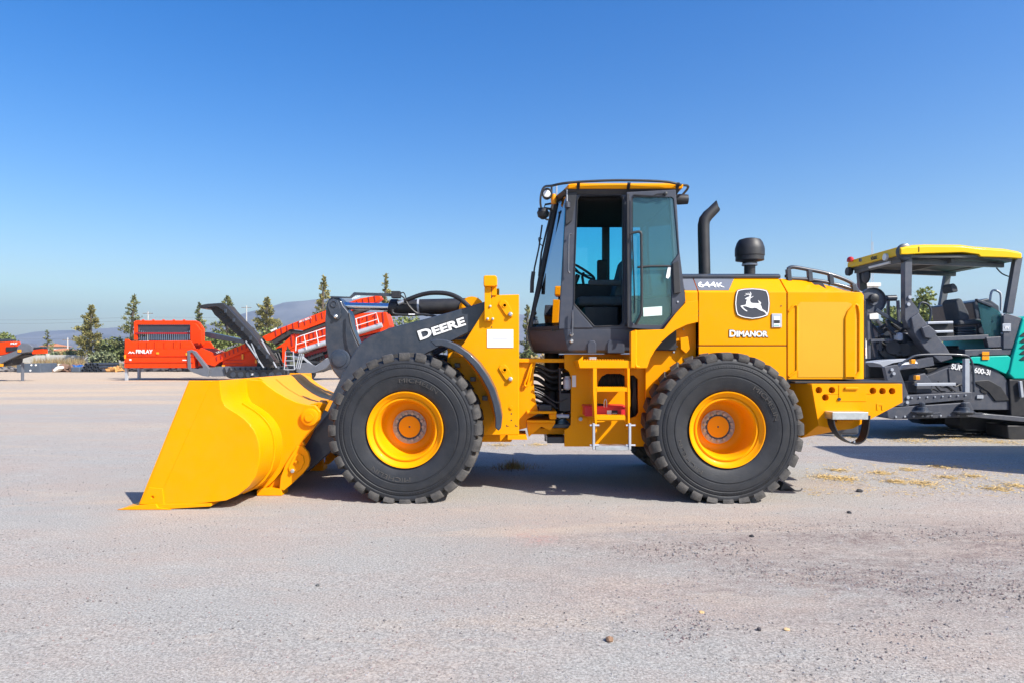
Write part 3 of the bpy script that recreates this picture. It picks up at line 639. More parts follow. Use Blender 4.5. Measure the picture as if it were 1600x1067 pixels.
lettering('lettering_outline', hp, DARK, 'Dimanor', P(1138.8,527.6,HY-.003), P(1201.2,527.6,HY-.003), .092, th=.002, bold=.035, small=.84, grow=.022)  # dark printed border round the dealer lettering
sw = pbox('switch_panel', hp, LGREY, 1206,490.5,1222,512, HY-.014, HY-.001, bevel=.005)
pbox('switch_face', sw, WHITE, 1209,495,1219,511, HY-.018, HY-.0145, bevel=.001)
pbox('switch_band', sw, DARK, 1209.6,500.5,1218.6,505.5, HY-.020, HY-.0182, bevel=0)
pbox('switch_band', sw, TEAL, 1210,508,1218,509.2, HY-.020, HY-.0182, bevel=0)
# rear shroud
def rx(px): return PX(px, HY)
def rz(px):                                             # crest of the shroud
    for (a, b), (c_, d) in zip(((1231,436),(1262,437.5),(1290,442),(1315,448),(1335,454.5),(1348,459.5)), ((1262,437.5),(1290,442),(1315,448),(1335,454.5),(1348,459.5),(1358,466))):
        if a <= px <= c_: return PZ(b+(d-b)*(px-a)/(c_-a), HY+HC)
zb = PZ(592, HY)
rings = [hood_ring(rx(p), zb, rz(p), d) for p, d in ((1231,0),(1240,0),(1262,0),(1290,0),(1315,0),(1335,0),(1342,0.004),(1347,.015),(1351,.035),(1354,.06),(1356,.09))]
rs = loft('rear_shroud', LD, YEL, rings, .004, ang=30)
box('shroud_back', LD, DARK, rx(1354), rx(1357.5), HY+.06, MY(HY+.06), zb+.01, PZ(468,HY), .01)
def frame_ridge(pts, w):  tube('grille_ridge', rs, YEL, [P(a, b, HY-.004) for a, b in pts], w, 8)
GRM = node_mat('perforated grille', (.74,.36,.003), .5, var=.03)
t_ = GRM.node_tree; vor = t_.nodes.new('ShaderNodeTexBrick'); mp = t_.nodes.new('ShaderNodeMapping'); tcn = t_.nodes.new('ShaderNodeTexCoord'); mp.inputs['Rotation'].default_value = (R(90),0,0)
vor.offset = 0; vor.inputs['Scale'].default_value = 55; vor.inputs['Mortar Size'].default_value = .03; vor.inputs['Brick Width'].default_value = .55; vor.inputs['Row Height'].default_value = .55
t_.links.new(tcn.outputs['Object'], mp.inputs[0]); t_.links.new(mp.outputs[0], vor.inputs[0]); bpn = t_.nodes.new('ShaderNodeBump'); bpn.inputs['Strength'].default_value = .5; bpn.inputs['Distance'].default_value = .004
t_.links.new(vor.outputs['Fac'], bpn.inputs['Height']); t_.links.new(bpn.outputs[0], t_.nodes['Principled BSDF'].inputs['Normal'])
plate('grille', rs, GRM, [(1247,477),(1251,472.5),(1323,472.5),(1330,475),(1337,484),(1339,500),(1339,589),(1247,589)], HY-.004, HY-.0005, bevel=.002)
frame_ridge([(1232.5,487),(1240,478),(1244,477),(1245.5,480),(1245.5,578),(1242,581),(1233,588)], .012)
frame_ridge([(1321,589.5),(1321,497),(1325,487),(1333,478),(1338,476),(1341,479),(1343,490),(1343,579),(1341,582),(1334,590)], .014)
ar = [(1321,497),(1325,487),(1333,478),(1337,478),(1337,589),(1321,589)]
plate('louvre_step', rs, YEL, ar, HY-.022, HY-.005, bevel=.012)
# rails along the shroud crest
rail_t = [(1231,421),(1235,418.5),(1242,418),(1262,421.5),(1290,427),(1312,434),(1328,441),(1335,447),(1341,456)]
for mirr in (0, 1):
    def yy(v): return MY(v) if mirr else v
    q = [P(a, b, HY+HC) for a, b in rail_t]; rl = tube('hood_rail', LD, CHAR, [Vector((p.x, yy(p.y), p.z)) for p in q], .022, 8, 3)
    for a, b, c_ in ((1231.5,421,437),(1264.5,422,437.5),(1297.5,429.5,443),(1333,445,453)):
        p, q2 = P(a,b,HY+HC), P(a+1.5,c_,HY+HC); bar('rail_post', rl, CHAR, (p.x,yy(p.y),p.z), (q2.x,yy(q2.y),q2.z-.02), .05, .06, .006)
    q = [P(a, b, HY+HC) for a, b in ((1231,436),(1262,437.2),(1290,441.5),(1315,447.5),(1335,454),(1346,459))]
    tube('rail_foot', rl, CHAR, [Vector((p.x, yy(p.y), p.z+.004)) for p in q], .022, 8)
tube('hood_latch', rs, DARK, [P(1230,434,HY+HC), P(1230,430,HY+HC)], .03, 8)
pbox('reflector', rs, WHITE, 1352.5,543,1354.5,556, HY+.05, HY+.08, bevel=.002)
# exhaust and air pre-cleaner
EXY = 1.0
ex = tube('exhaust_stack', LD, DARK, [P(1101,432,EXY), P(1100.3,400,EXY), P(1099.5,365,EXY), P(1099.5,352,EXY), P(1101,344,EXY), P(1106,337,EXY), P(1112,331.5,EXY), P(1119,325,EXY)], [.070,.070,.070,.070,.069,.067,.063,.058], 20)
tube('exhaust_tip', ex, DARK, [P(1112,331.5,EXY), P(1116,327,EXY), P(1119.5,323.5,EXY)], [.063,.060,.058], 16)
n_ = len(bpy.data.objects['exhaust_tip'].data.vertices)
for v in list(bpy.data.objects['exhaust_tip'].data.vertices)[32:48]: v.co += Vector((.6,0,.6))*max(0, (v.co.z-PZ(323.5,EXY))-.6*(v.co.x-PX(1119.5,EXY)))*.9
c = P(1171.5, 430, EXY); k_ = (DIST+EXY)/FPX
pc = lathe('precleaner', LD, DARK, [(.065,-.05),(.065,.11),(.072,.135),(.085,.14),(.085,.155),(.11,.16),(.165,.172),(.165,.225),(.172,.23),(.172,.30),(.168,.33),(.150,.385),(.125,.422),(.07,.438),(.01,.44)], (c.x,EXY,c.z), 'z', 36)
lathe('clamp_band', pc, LGREY, [(.088,.112),(.092,.116),(.092,.132),(.088,.136)], (c.x,EXY,c.z), 'z', 24, False)
# --- counterweight
CY_ = .32
cwf = [(1268,599),(1410,599),(1410.5,628),(1333,669),(1318,671),(1279,664.5)]
hl = [circ(a,b,5.2,14) for a, b in ((1279.5,609),(1300,609),(1289.7,620.5),(1364,610),(1379,610.5),(1394,610.5))]
cw = plate('counterweight', LD, YEL, cwf, CY_, CY_+.10, hl, bevel=.008)
fr = xz(cwf, CY_); bm = bmesh.new(); add_prism(bm, [fr], CY_+.101, MY(CY_)); finish('counterweight_body', bm, YEL, LD, .01)
ang_ = [P(1267.5,599,CY_), P(1278.5,664.5,CY_), P(1317,671,CY_), P(1252,684,.62), P(1231,597,.62)]
bm = bmesh.new(); v = [bm.verts.new(p) for p in ang_]; bk2 = [bm.verts.new((p.x, MY(.62) if p.y > .5 else MY(CY_), p.z)) for p in ang_]
bm.faces.new((v[0],v[1],v[3],v[4])); bm.faces.new((v[1],v[2],v[3])); bm.faces.new((bk2[0],bk2[1],bk2[3],bk2[4])); bm.faces.new((bk2[1],bk2[2],bk2[3]))
for i in range(5): j = (i+1) % 5; bm.faces.new((v[i],v[j],bk2[j],bk2[i]))
finish('counterweight_nose', bm, YEL, LD, .008)
box('counterweight_deck', LD, DARK, PX(1235,.5), PX(1400,.5), CY_+.05, MY(CY_+.05), PZ(598.6,CY_)+.001, PZ(598.6,CY_)+.02, .004)
plate('hatch', cw, YEL, [(1311,600.5),(1354,600.5),(1354,626.5),(1311,626.5)], CY_-.005, CY_-.001, bevel=.004)
pbox('hatch_handle', cw, YEL, 1321,604,1342,608, CY_-.025, CY_-.006, bevel=.006)
plate('tie_down_mark', cw, YEL, [(1370,630),(1381,630),(1381,640),(1378,640),(1378,633),(1373,633),(1373,640),(1370,640)], CY_-.006, CY_-.001, bevel=.002)
c = P(1311,623,CY_); lathe('hatch_lock', cw, DARK, [(.018,0),(.018,-.01)], (c.x,CY_-.002,c.z), 'y', 10)
st = pbox('rear_step', LD, STEEL, 1301,643.5,1357,655, CY_-.18, CY_+.02, bevel=.004)
for k in range(12): q = P(1309+k*2.2, 656.5, CY_-.1); box('step_tooth', st, YEL, q.x-.005, q.x+.005, CY_-.10, CY_-.02, q.z-.02, q.z+.004, .001)
strap = [(1301,644),(1300,652),(1301.5,664),(1308,676),(1317,685),(1328,691),(1338,692),(1347,687),(1352,678),(1354.5,664),(1356,648)]
rows = spline([P(a,b,CY_-.12) for a, b in strap], 4); bm = bmesh.new(); rv = []
for i, p in enumerate(rows):
    d = (rows[min(i+1,len(rows)-1)]-rows[max(i-1,0)]).normalized(); nrm = Vector((d.z,0,-d.x))*.006
    rv.append([bm.verts.new(p+nrm*s+Vector((0,o,0))) for s, o in ((-1,-.05),(1,-.05),(1,.10),(-1,.10))])
for a, b in zip(rv, rv[1:]):
    for k in range(4): bm.faces.new((a[k],a[(k+1)%4],b[(k+1)%4],b[k]))
bm.faces.new(rv[0]); bm.faces.new(rv[-1]); finish('step_strap', bm, RUB, st)
for a, b in ((1322,688),(1330,691.5),(1337,691.5)): c = P(a,b,CY_-.13); lathe('strap_bolt', st, LGREY, [(.012,0),(.012,.02)], (c.x,CY_-.1,c.z), 'z', 6)
# --- cab
KY = .45
def cring(z, xf, xn, xr, yn=KY, yf=.86): return [(xn,yn,z),(xr,yn,z),(xr,MY(yn),z),(xn,MY(yn),z),(xf,MY(yf),z),(xf,yf,z)]
ZS, ZB = PZ(514,KY), PZ(551,KY)
sk = loft('cab_skirt', LD, CABG, [cring(ZB, .30,.66,1.37,KY+.05,.95), cring(ZB+.03, .26,.63,1.37,KY+.02,.92), cring(ZS-.12, .215,.60,1.37), cring(ZS, .20,.585,1.37)], .008, ang=30)
for a, b, c_, d in ((918,532,932,552),(949,531,976,552)):
    plate('skirt_recess', sk, CABG, [(a,d),(a,b+5),(a+3,b),(c_-3,b),(c_,b+5),(c_,d)], KY-.008, KY+.06, bevel=.012)
for b in (523, 533): c = P(893, b, KY-.01); lathe('mirror_knob', sk, STEEL, [(.022,.02),(.022,-.02),(.012,-.035)], (c.x,KY,c.z), 'y', 12)
out = [(885,300),(987,298),(987,514.5),(873,514.5)]
door = [(907,306),(969,305),(973,309),(973,504),(969,508),(929,509.5),(898,475),(899,420),(903,312)]
cs = plate('cab_side_frame', LD, CABG, out, KY, KY+.07, [door], bevel=.008)
bm = bmesh.new(); add_prism(bm, [xz(out, KY), xz(door, KY)], MY(KY+.07), MY(KY)); finish('cab_side_frame', bm, CABG, LD, .008)
plate('door_seal', cs, DARK, [(905.5,304.5),(970,303.5),(974.5,308),(974.5,505),(970,509.5),(928,511),(896.6,476),(897.5,420),(901.5,312)], KY-.012, KY-.001, [door], bevel=.004)
plate('sill_trim', cs, CABG, [(896,477),(927,512.5),(893,512.5)], KY-.012, KY-.001, bevel=.004)
plate('pillar_wedge', cs, DARK, [(884,302),(902,300),(894,345),(884,352)], KY-.03, KY-.004, bevel=.006)  # dark wedge plate at the top of the door pillar
# rear quarter, rear posts and rear glass
for yv in (KY, MY(KY)-.05):
    plate('rear_post', LD, CABG, [(1046,299),(1056,298),(1062,395),(1069,465),(1060,478),(1050,470),(1052,400)], yv, yv+.05, yref=KY, bevel=.008)
    plate('quarter_panel', LD, CABG, [(987.5,470),(1066,462),(1070,470),(1036,514),(987.5,514)], yv, yv+.05, yref=KY, bevel=.008)
    plate('quarter_glass', LD, GLASS, [(987.5,303),(1046,303),(1050,469),(987.5,469)], yv+.02, yv+.026, yref=KY, bevel=0)
xr_t, xr_b = PX(1050,KY), PX(1062,KY)
pane('rear_glass', LD, GLASS, [(xr_b,KY+.06,2.2),(xr_b,MY(KY+.06),2.2),(xr_t+.03,MY(KY+.06),3.36),(xr_t+.03,KY+.06,3.36)])
box('cab_back', LD, DARK, 1.38, 1.86, KY+.06, MY(KY+.06), 1.62, 2.16, .01)
# front posts and windscreen
ztop, zg = PZ(303,KY), ZS+.005
ft, fb = PX(869,.86), .215
nt_, nb_ = PX(887,KY)-.02, PX(875,KY)-.01
for s in (0, 1):
    def ys(v): return MY(v) if s else v
    bar('front_post', LD, DARK, (ft,ys(.86),ztop), (fb,ys(.86),zg), .035, .035)
    pane('corner_glass', LD, GLASS, [(nb_,ys(KY+.03),zg),(fb,ys(.86),zg),(ft,ys(.86),ztop),(nt_,ys(KY+.03),ztop)])
    bar('corner_trim', LD, DARK, (nb_,ys(KY+.03),zg+.01), (fb,ys(.86),zg+.01), .03, .04)
pane('windscreen', LD, GLASS, [(fb,.86,zg),(fb,MY(.86),zg),(ft,MY(.86),ztop),(ft,.86,ztop)])
bar('screen_trim', LD, DARK, (fb,.86,zg+.01), (fb,MY(.86),zg+.01), .03, .04)
# roof
rb, rt = PZ(303,KY), PZ(297,KY)
xf_, xn_, xr_ = PX(866,.86), PX(884,KY), PX(1058,KY)
loft('roof_frame', LD, DARK, [cring(rb-.01,xf_,xn_,xr_,KY-.01), cring(rt,xf_-.02,xn_-.02,xr_+.03,KY-.04)], .008)
zr = PZ(283,KY-.02)
rfc = loft('roof', LD, YEL, [cring(rt+.001,xf_+.06,xn_+.02,xr_+.05,KY-.05), cring(rt+.045,xf_+.05,xn_+.02,xr_+.06,KY-.06), cring(zr-.02,xf_+.12,xn_+.10,xr_-.02,KY-.0), cring(zr+.015,xf_+.35,xn_+.35,xr_-.25,KY+.25,1.1)], .012, ang=45)
ry = KY-.10; rz0 = PZ(288,ry)
near = [P(863,290.5,ry+.1), P(880,287,ry), P(906,284.5,ry), P(945,282.6,ry), P(982,282.2,ry), P(1036,284,ry), P(1062,289,ry+.04), P(1074,296,ry+.35)]
loop = near+[Vector((p.x, MY(p.y), p.z)) for p in near[::-1]]
front = [Vector((PX(849,.9), MY(.95), PZ(293,.9))), Vector((PX(849,.9), .95, PZ(293,.9)))]
gr = tube('roof_rail', LD, DARK, loop+front, .014, 8, 5, closed=True)
for a in (904, 983, 1060): p = P(a, 286, ry); bar('rail_bracket', gr, DARK, (p.x, ry, p.z), (p.x, KY-.02, PZ(298,KY)), .035, .02)
# lamps, mirrors, wiper, handles
wl = lathe('work_lamp', LD, DARK, [(.05,.10),(.062,.03),(.062,-.02),(.055,-.028)], P(855,303,.62), 'y', 20)
c = P(854.5,303,.59); lathe('lens', wl, LENS, [(.044,0),(.040,-.012),(.02,-.016)], (c.x,.598,c.z), 'y', 18)
tube('lamp_stem', wl, DARK, [P(862,292,.66), P(862,300,.66), P(858,304,.68)], .012, 6)
tube('lamp_bracket_rod', wl, LGREY, [P(869.5,291,.6), P(869.5,304,.6)], .010, 6)
wl2 = lathe('work_lamp', LD, DARK, [(.055,.10),(.062,.0),(.055,-.05)], P(1061,312,.62), 'x', 16)
tube('lamp_stem', wl2, DARK, [P(1061,312,.62), P(1068,307,.6), P(1069,304,.6)], .010, 6, 4)
am = lathe('indicator_lamp', LD, AMBER, [(.03,-.05),(.035,0),(.03,.06)], P(865,312,.74), 'z', 12)
mi = lathe('mirror', LD, DARK, [(.02,-.06),(.062,-.03),(.072,.02),(.05,.06),(.02,.075)], P(848.5,335,.8), 'z', 18)
tube('mirror_arm', mi, DARK, [P(864,318,.8), P(852,320,.8), P(850,325,.8), P(862,327,.8)], .012, 6)
tube('mirror_arm', mi, DARK, [P(841,327,.78), P(858,326.5,.78), P(864,331,.8)], .014, 6)
mi2 = lathe('mirror', LD, CABG, [(.012,.0),(.033,-.02),(.033,-.07),(.012,-.08)], P(886.5,315,.42), 'z', 12)
tube('mirror_arm', mi2, LGREY, [P(886,296,.42), P(886,315,.42)], .008, 6)
wp = tube('wiper', LD, DARK, [P(862,330,.8), P(853,365,.8), P(846,395,.8), P(842,432,.8)], .012, 6)
tube('wiper_blade', wp, DARK, [P(847,352,.74), P(842,388,.74), P(835,420,.74), P(832,446,.74)], .010, 6)
tube('wiper_blade', wp, DARK, [P(833.5,425,.74), P(831.5,440,.74), P(831,458,.74)], .024, 6)
tube('wiper_cable', wp, DARK, [P(847,374,.74), P(842,372,.74), P(843,380,.74), P(848,385,.78)], .006, 6, 4)
def handle(pts, r, m, yv): return tube('grab_handle', LD, m, [P(a, b, yv) for a, b in pts], r, 10, 3)
handle([(893,366),(890,367),(888.5,374),(888,415),(888,424),(890,427)], .011, PGREY, KY-.05)
handle([(896,486),(894.5,488),(894.5,505),(894,520),(893,523)], .011, PGREY, KY-.05)
# the opened door, folded back along the cab's side
DY = .335
dout = [(979,300.5),(1056,296.5),(1058.5,330),(1062,392),(1071.5,470),(1064,482),(1037,515),(1028,516.5),(983,513),(980,508)]
dhole = [(987,312),(990,308.5),(1049,308.5),(1052.5,311),(1060,396),(1057,401),(1050,410),(1049,420),(1050,492),(1036,507),(1030,508.5),(992,507),(987,503)]
dr = plate('door', LD, CABG, dout, DY, DY+.045, [dhole], bevel=.008)
plate('door_glass', dr, GLASS2, dhole, DY+.02, DY+.027, bevel=0)
plate('latch_box', dr, DARK, [(1051,412),(1061,408),(1064,458),(1053,460)], DY-.035, DY-.001, bevel=.01)
plate('door_hinge_strip', dr, DARK, [(979.5,303),(983.5,303),(983.5,512),(980.5,512)], DY-.012, DY-.001, bevel=.004)
dh = tube('door_handle', dr, DARK, [P(984,366,DY-.07), P(989,364,DY-.07), P(998,362.5,DY-.07), P(1001.5,365,DY-.07), P(1002,375,DY-.07), P(1002.5,430,DY-.07), P(1002.5,485,DY-.07), P(1000,494,DY-.07), P(993,508,DY-.05)], .015, 10, 3)
tube('door_bar', dr, DARK, [P(996,418,DY-.02), P(1015,416.5,DY-.02), P(1048,416,DY-.02)], .012, 8)
tube('door_cable', dr, DARK, [P(988,310,DY-.02), P(988,365,DY-.02), P(990,420,DY-.02), P(992,490,DY-.02)], .007, 6, 4)
tube('door_stay', dr, DARK, [P(990,305,DY-.01), P(1020,307,DY-.02), P(1027,304,DY-.02), P(1038,303,DY-.02)], .009, 6)
lathe('door_hinge', dr, DARK, [(.02,-.01),(.02,-.04),(.008,-.045)], P(1039,304,DY), 'y', 12)
plate('sticker', dr, PAPER, [(1005,481),(1034.5,479),(1034.5,493),(1005.5,495)], DY+.012, DY+.016, bevel=0)
plate('tag', dr, WHITE, [(1044,417),(1048,418),(1047,432),(1044,436),(1040.5,434)], DY-.02, DY-.016, bevel=0)
c = P(1059,472,DY); lathe('bolt', dr, LGREY, [(.010,0),(.010,-.01)], (c.x,DY,c.z), 'y', 8)
for b in (306, 507): c = P(982,b,DY); bar('door_hinge', dr, DARK, (c.x,DY+.02,c.z), (c.x,KY+.01,c.z), .03)
# interior
box('cab_floor', LD, DARK, .45, 1.37, KY+.09, MY(KY+.09), ZS-.02, ZS+.02, .004)
box('headliner', LD, LINER, xf_+.15, xr_-.05, KY+.08, MY(KY+.08), rb-.06, rb-.012, .02)
plate('far_door_glass', LD, GLASS, door, MY(KY+.03), MY(KY+.022), yref=KY, bevel=0)
sx = 1.10
se = loft('operator_seat', LD, SEATM, [[(x, y, z) for x, y in ((sx-.30,1.08),(sx+.25,1.08),(sx+.25,1.61),(sx-.30,1.61))] for z in (2.16, 2.28)], .04)
loft('seat_back', se, SEATM, [[(sx+.14,1.10,2.27),(sx+.32,1.10,2.25),(sx+.32,1.59,2.25),(sx+.14,1.59,2.27)], [(sx+.26,1.13,2.75),(sx+.40,1.13,2.75),(sx+.40,1.56,2.75),(sx+.26,1.56,2.75)]], .04)
loft('head_rest', se, SEATM, [[(sx+.29,1.22,2.78),(sx+.38,1.22,2.78),(sx+.38,1.47,2.78),(sx+.29,1.47,2.78)], [(sx+.32,1.24,2.98),(sx+.40,1.24,2.98),(sx+.40,1.45,2.98),(sx+.32,1.45,2.98)]], .03)
loft('seat_base', se, DARK, [[(x, y, z) for x, y in ((sx-.22,1.12),(sx+.2,1.12),(sx+.2,1.57),(sx-.22,1.57))] for z in (ZS+.02, 2.16)], .02)
box('arm_rest', se, SEATM, sx-.18, sx+.22, .98, 1.06, 2.40, 2.47, .02)
box('side_console', LD, DARK, .62, 1.36, 1.72, 2.15, ZS+.02, 2.50, .03)
box('rear_shelf', LD, DARK, 1.36, 1.84, KY+.1, MY(KY+.1), 2.15, 2.24, .02)
co = tube('steering_column', LD, DARK, [(.52,1.345,ZS+.02),(.68,1.345,2.25),(.83,1.345,2.57)], [.07,.05,.03], 10)
cc = Vector((.86,1.345,2.62)); ax = Vector((.52,0,.85)).normalized(); u_ = Vector((0,1,0)); v_ = ax.cross(u_)
tube('steering_wheel', co, DARK, [cc+.2*(math.cos(t*math.pi/10)*u_+math.sin(t*math.pi/10)*v_) for t in range(20)], .016, 8, closed=True)
for t in (0, 2.1, 4.2): bar('wheel_spoke', co, DARK, cc-ax*.03, cc+.19*(math.cos(t)*u_+math.sin(t)*v_), .025, .012)
box('dash', LD, DARK, .36, .60, 1.10, 1.60, 2.2, 2.36, .03)
mo = box('monitor', LD, DARK, 1.16, 1.30, 2.06, 2.14, 2.50, 2.86, .02)
tube('lever', LD, DARK, [(.95,1.85,2.5),(.93,1.83,2.6),(.95,1.82,2.66)], .018, 8)
# ---------------------------------------------------------------- asphalt paver behind the loader
PYN = 5.9                                                  # its near side
PV = thing('asphalt_paver', 'grey and teal asphalt paver with yellow canopy parked behind the loader', 'paver', (10.2, 7.1, 0))
def pp(name, m, pts, y0, y1, bevel=.012, parent=PV, yref=None, holes=()): return plate(name, parent, m, pts, y0, y1, holes, bevel, yref)
X0 = PX(1408, PYN); X1 = PX(1597, PYN); YF = 8.0
zt = PZ(382.5, PYN)
# canopy: rounded slab, open beneath
def cr(x, zt_, zb_, y0=PYN, y1=YF): return [(x,y0,zb_),(x,y0,zt_-.05),(x,y0+.10,zt_),(x,y1-.10,zt_),(x,y1,zt_-.05),(x,y1,zb_)]
cn = loft('canopy', PV, PYEL, [cr(X0,zt-.03,zt-.19), cr(X0+.12,zt,zt-.19), cr(X0+.5,zt+.015,zt-.17), cr(X0+1.2,zt+.01,zt-.15), cr(PX(1530,PYN),zt-.03,zt-.19), cr(PX(1533,PYN),zt-.03,zt-.235), cr(PX(1575,PYN),zt-.07,zt-.25), cr(X1,zt-.12,zt-.27)], .015, ang=30)
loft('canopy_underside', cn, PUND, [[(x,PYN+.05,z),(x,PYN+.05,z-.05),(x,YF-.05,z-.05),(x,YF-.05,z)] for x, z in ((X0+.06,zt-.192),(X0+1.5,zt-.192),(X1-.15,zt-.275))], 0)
for yv in (PYN+.30, YF-.35): bar('roof_beam', cn, PGREY, (X0+.1,yv,zt-.28), (X1-.15,yv,zt-.36), .08, .09)
for xv in (X0+.12, X0+1.1, X1-.3): bar('cross_beam', cn, PUND, (xv,PYN+.15,zt-.28), (xv,YF-.15,zt-.28), .08, .08)
tube('light_tube', cn, LENS, [(X0+.08,PYN+.5,zt-.27),(X0+.08,YF-.8,zt-.27)], .03, 8)
tube('panel_seam', cn, DARK, [(PX(1436,PYN),PYN-.002,zt-.14),(PX(1436,PYN),PYN-.002,zt-.04)], .008, 6)
lathe('beacon', cn, REDL, [(.07,-.02),(.075,.02),(.06,.07),(.03,.09)], (X0-.03,YF-.2,zt-.05), 'z', 16)
lathe('work_lamp', cn, DARK, [(.09,-.06),(.10,0),(.07,.05)], (X0+.0,YF-.1,zt-.27), 'x', 16)
lathe('work_lamp', cn, LENS, [(.07,-.03),(.07,.02),(.05,.03)], (X0-.02,PYN+.5,zt-.17), 'x', 14)
lathe('post_cap', cn, CHAR, [(.17,0),(.16,-.04),(.12,-.06)], (PX(1418,PYN),PYN+.1,zt-.135), 'y', 18)
lettering('lettering', cn, DARK, 'VÖGELE', (X0-.004,YF-1.0,zt-.155), (X0-.004,PYN+.85,zt-.155), .085, th=.003, bold=.03)
pp('logo_mark', DARK, [(1344,404),(1347,404),(1347,409),(1344,409)], YF-1.25, YF-1.2, 0, cn)
# posts
post = pp('canopy_post', PGREY, [(1414,397),(1426,397),(1425,470),(1436,485),(1440,500),(1436,520),(1420,512),(1414,500)], PYN+.1, PYN+.25)
for a, b in ((1421,465),(1419,476)): c = P(a,b,PYN+.1); lathe('bolt', post, LGREY, [(.035,0),(.035,-.03)], (c.x,PYN+.1,c.z), 'y', 8)
pp('support_arm', PGREY, [(1424,497),(1436,489),(1452,510),(1478,540),(1490,560),(1470,566),(1445,545),(1428,520)], PYN+.05, PYN+.28, .02)
pp('support_arm', PGREY, [(1440,512),(1452,508),(1466,520),(1456,530),(1446,528)], PYN-.02, PYN+.04, .02)
bar('canopy_post', PV, CHAR, P(1345,414,YF-.1), P(1352,520,YF-.1), .16, .12)
bar('canopy_post', PV, PGREY, P(1481,425,YF-.1), P(1468,498,YF-.1), .12, .10)
bar('canopy_post', PV, PGREY, P(1590,402,PYN+.15), P(1575,490,PYN+.15), .13, .11)
lathe('mirror', PV, DARK, [(.02,-.03),(.16,0),(.17,.03),(.12,.05)], P(1352,431,7.5), 'x', 16)
tube('drain_hose', PV, HOSE, [P(1557,419,PYN+.3), P(1566,428,PYN+.3), P(1578,433,PYN+.3)], .012, 6, 4)
# driver's station
for k, (sy0, sy1) in enumerate(((6.20, 6.66),)):
    s = pp('driver_seat', SEATM, [(1496,472),(1500,466),(1506,466),(1511,476),(1517,488),(1519,501),(1503,502)], sy0, sy1, .05, yref=6.15)
    pp('head_rest', SEATM, [(1492,447),(1495,442),(1499,442),(1503,447),(1505,455),(1495,457)], sy0+.08, sy1-.08, .05, s, 6.15)
    pp('seat_cushion', SEATM, [(1500,501),(1536,498),(1538,507),(1500,509)], sy0-.03, sy1+.03, .04, s, 6.15)
    for j in range(4): pp('seat_bellows', CHAR, [(1502,510.5+4*j),(1530,510.5+4*j),(1532,513+4*j),(1530,514+4*j),(1502,514+4*j)], sy0+.05, sy1-.05, .012, s, 6.15)
pp('operator_platform', PGREY, [(1450,527),(1545,523),(1545,530),(1450,534)], 6.0, 8.1, .01)
for b in (503, 517): pp('step_rail', LGREY, [(1450,b),(1490,b-1),(1490,b+3),(1450,b+4)], 6.1, 6.2, .01)
pp('storage_box', DARK, [(1452,505),(1490,503),(1492,527),(1452,528)], 6.22, 7.2, .02)
con = pp('control_console', CHAR, [(1520,472),(1545,466),(1562,478),(1566,520),(1530,525)], 6.5, 7.9, .03)
pp('wind_glass', PGLASS, [(1528,470),(1545,477),(1562,487),(1567,497),(1567,524),(1540,527),(1534,505)], 6.02, 6.035, 0)
pp('glass_edge', CHAR, [(1527,467),(1551,476),(1553,480),(1550,480.5),(1528,471.5)], 5.98, 6.06, .01)
pp('glass_foot', PGREY, [(1541,527),(1573,525.5),(1573,542),(1545,543)], 5.98, 6.1, .012)
tube('grab_rail', PV, LGREY, [P(1547,470,6.3), P(1549,458,6.3), P(1553,454,6.3), P(1560,456,6.3), P(1564,462,6.3), P(1564,486,6.3)], .022, 8, 4)
tube('grab_rail', PV, CHAR, [P(1433,504,6.4), P(1437,476,6.4), P(1446,474,6.4), P(1453,480,6.4), P(1455,492,6.4), P(1450,512,6.4)], .02, 8, 4)
for c_, y in (((1549,503),6.05),((1565,521),6.0),((1565,492),6.0)): q = P(*c_, y); lathe('glass_bolt', PV, LGREY, [(.02,0),(.02,-.03)], (q.x,y,q.z), 'y', 8)
hs = pp('side_panel', PGREY, [(1568,494),(1574,490),(1597,497),(1582,545),(1568,545)], 5.95, 6.3, .015)
pbox('badge', hs, LGREY, 1567,506,1580,518, 5.93, 5.945, bevel=.004)
lettering('lettering', hs, WHITE, 'W', P(1569.5,515,5.928), P(1577.5,515,5.928), .07, th=.003, bold=.02)
# teal engine cover and grey arches
pp('engine_cover', TEAL, [(1598,498),(1606,494),(1900,494),(1900,592),(1585,592),(1577,584),(1583,556)], 5.92, 8.2, .03)
for j in range(5): pp('vent_slot', DARK, [(1594,525+9*j),(1600,520+9*j),(1660,520+9*j),(1660,524+9*j),(1598,526+9*j)], 5.905, 5.918, 0)
pp('cover_skirt', TEAL, [(1520,557),(1576,555),(1582,560),(1578,575),(1572,584),(1550,574),(1530,568),(1505,566)], 5.95, 6.6, .015)
pp('deck_beam', PGREY, [(1508,546),(1582,544),(1580,554),(1508,556)], 5.97, 8.0, .01)
for b in (549, 556): pbox('warning_sign', PV, AMBER, 1535,b,1546,b+5.5, 5.93, 5.945, bevel=.002)
fa = pp('track_fender', PGREY, [(1482,575),(1510,568),(1535,570),(1558,578),(1572,590),(1582,612),(1600,612),(1600,640),(1520,640),(1505,625),(1500,600),(1484,598)], 5.98, 6.25, .015)
lettering('lettering', fa, WHITE, 'SUPER 1600-3i', P(1486,576,5.97), P(1547,586,5.97), .11, th=.003, bold=.03)
pp('wheel_opening', DARK, [(1520,595),(1545,593),(1565,604),(1578,625),(1556,626),(1545,612)], 5.955, 5.978, .01)
pp('fender_slot', DARK, [(1532,607),(1542,611),(1542,615),(1534,612)], 5.965, 5.979, 0)
pp('hopper_side', DARK, [(1577,592),(1760,592),(1760,650),(1580,650)], 5.94, 8.2, .02)
bar('hopper_link', PV, LGREY, P(1594,595,5.9), P(1597,620,5.9), .05)
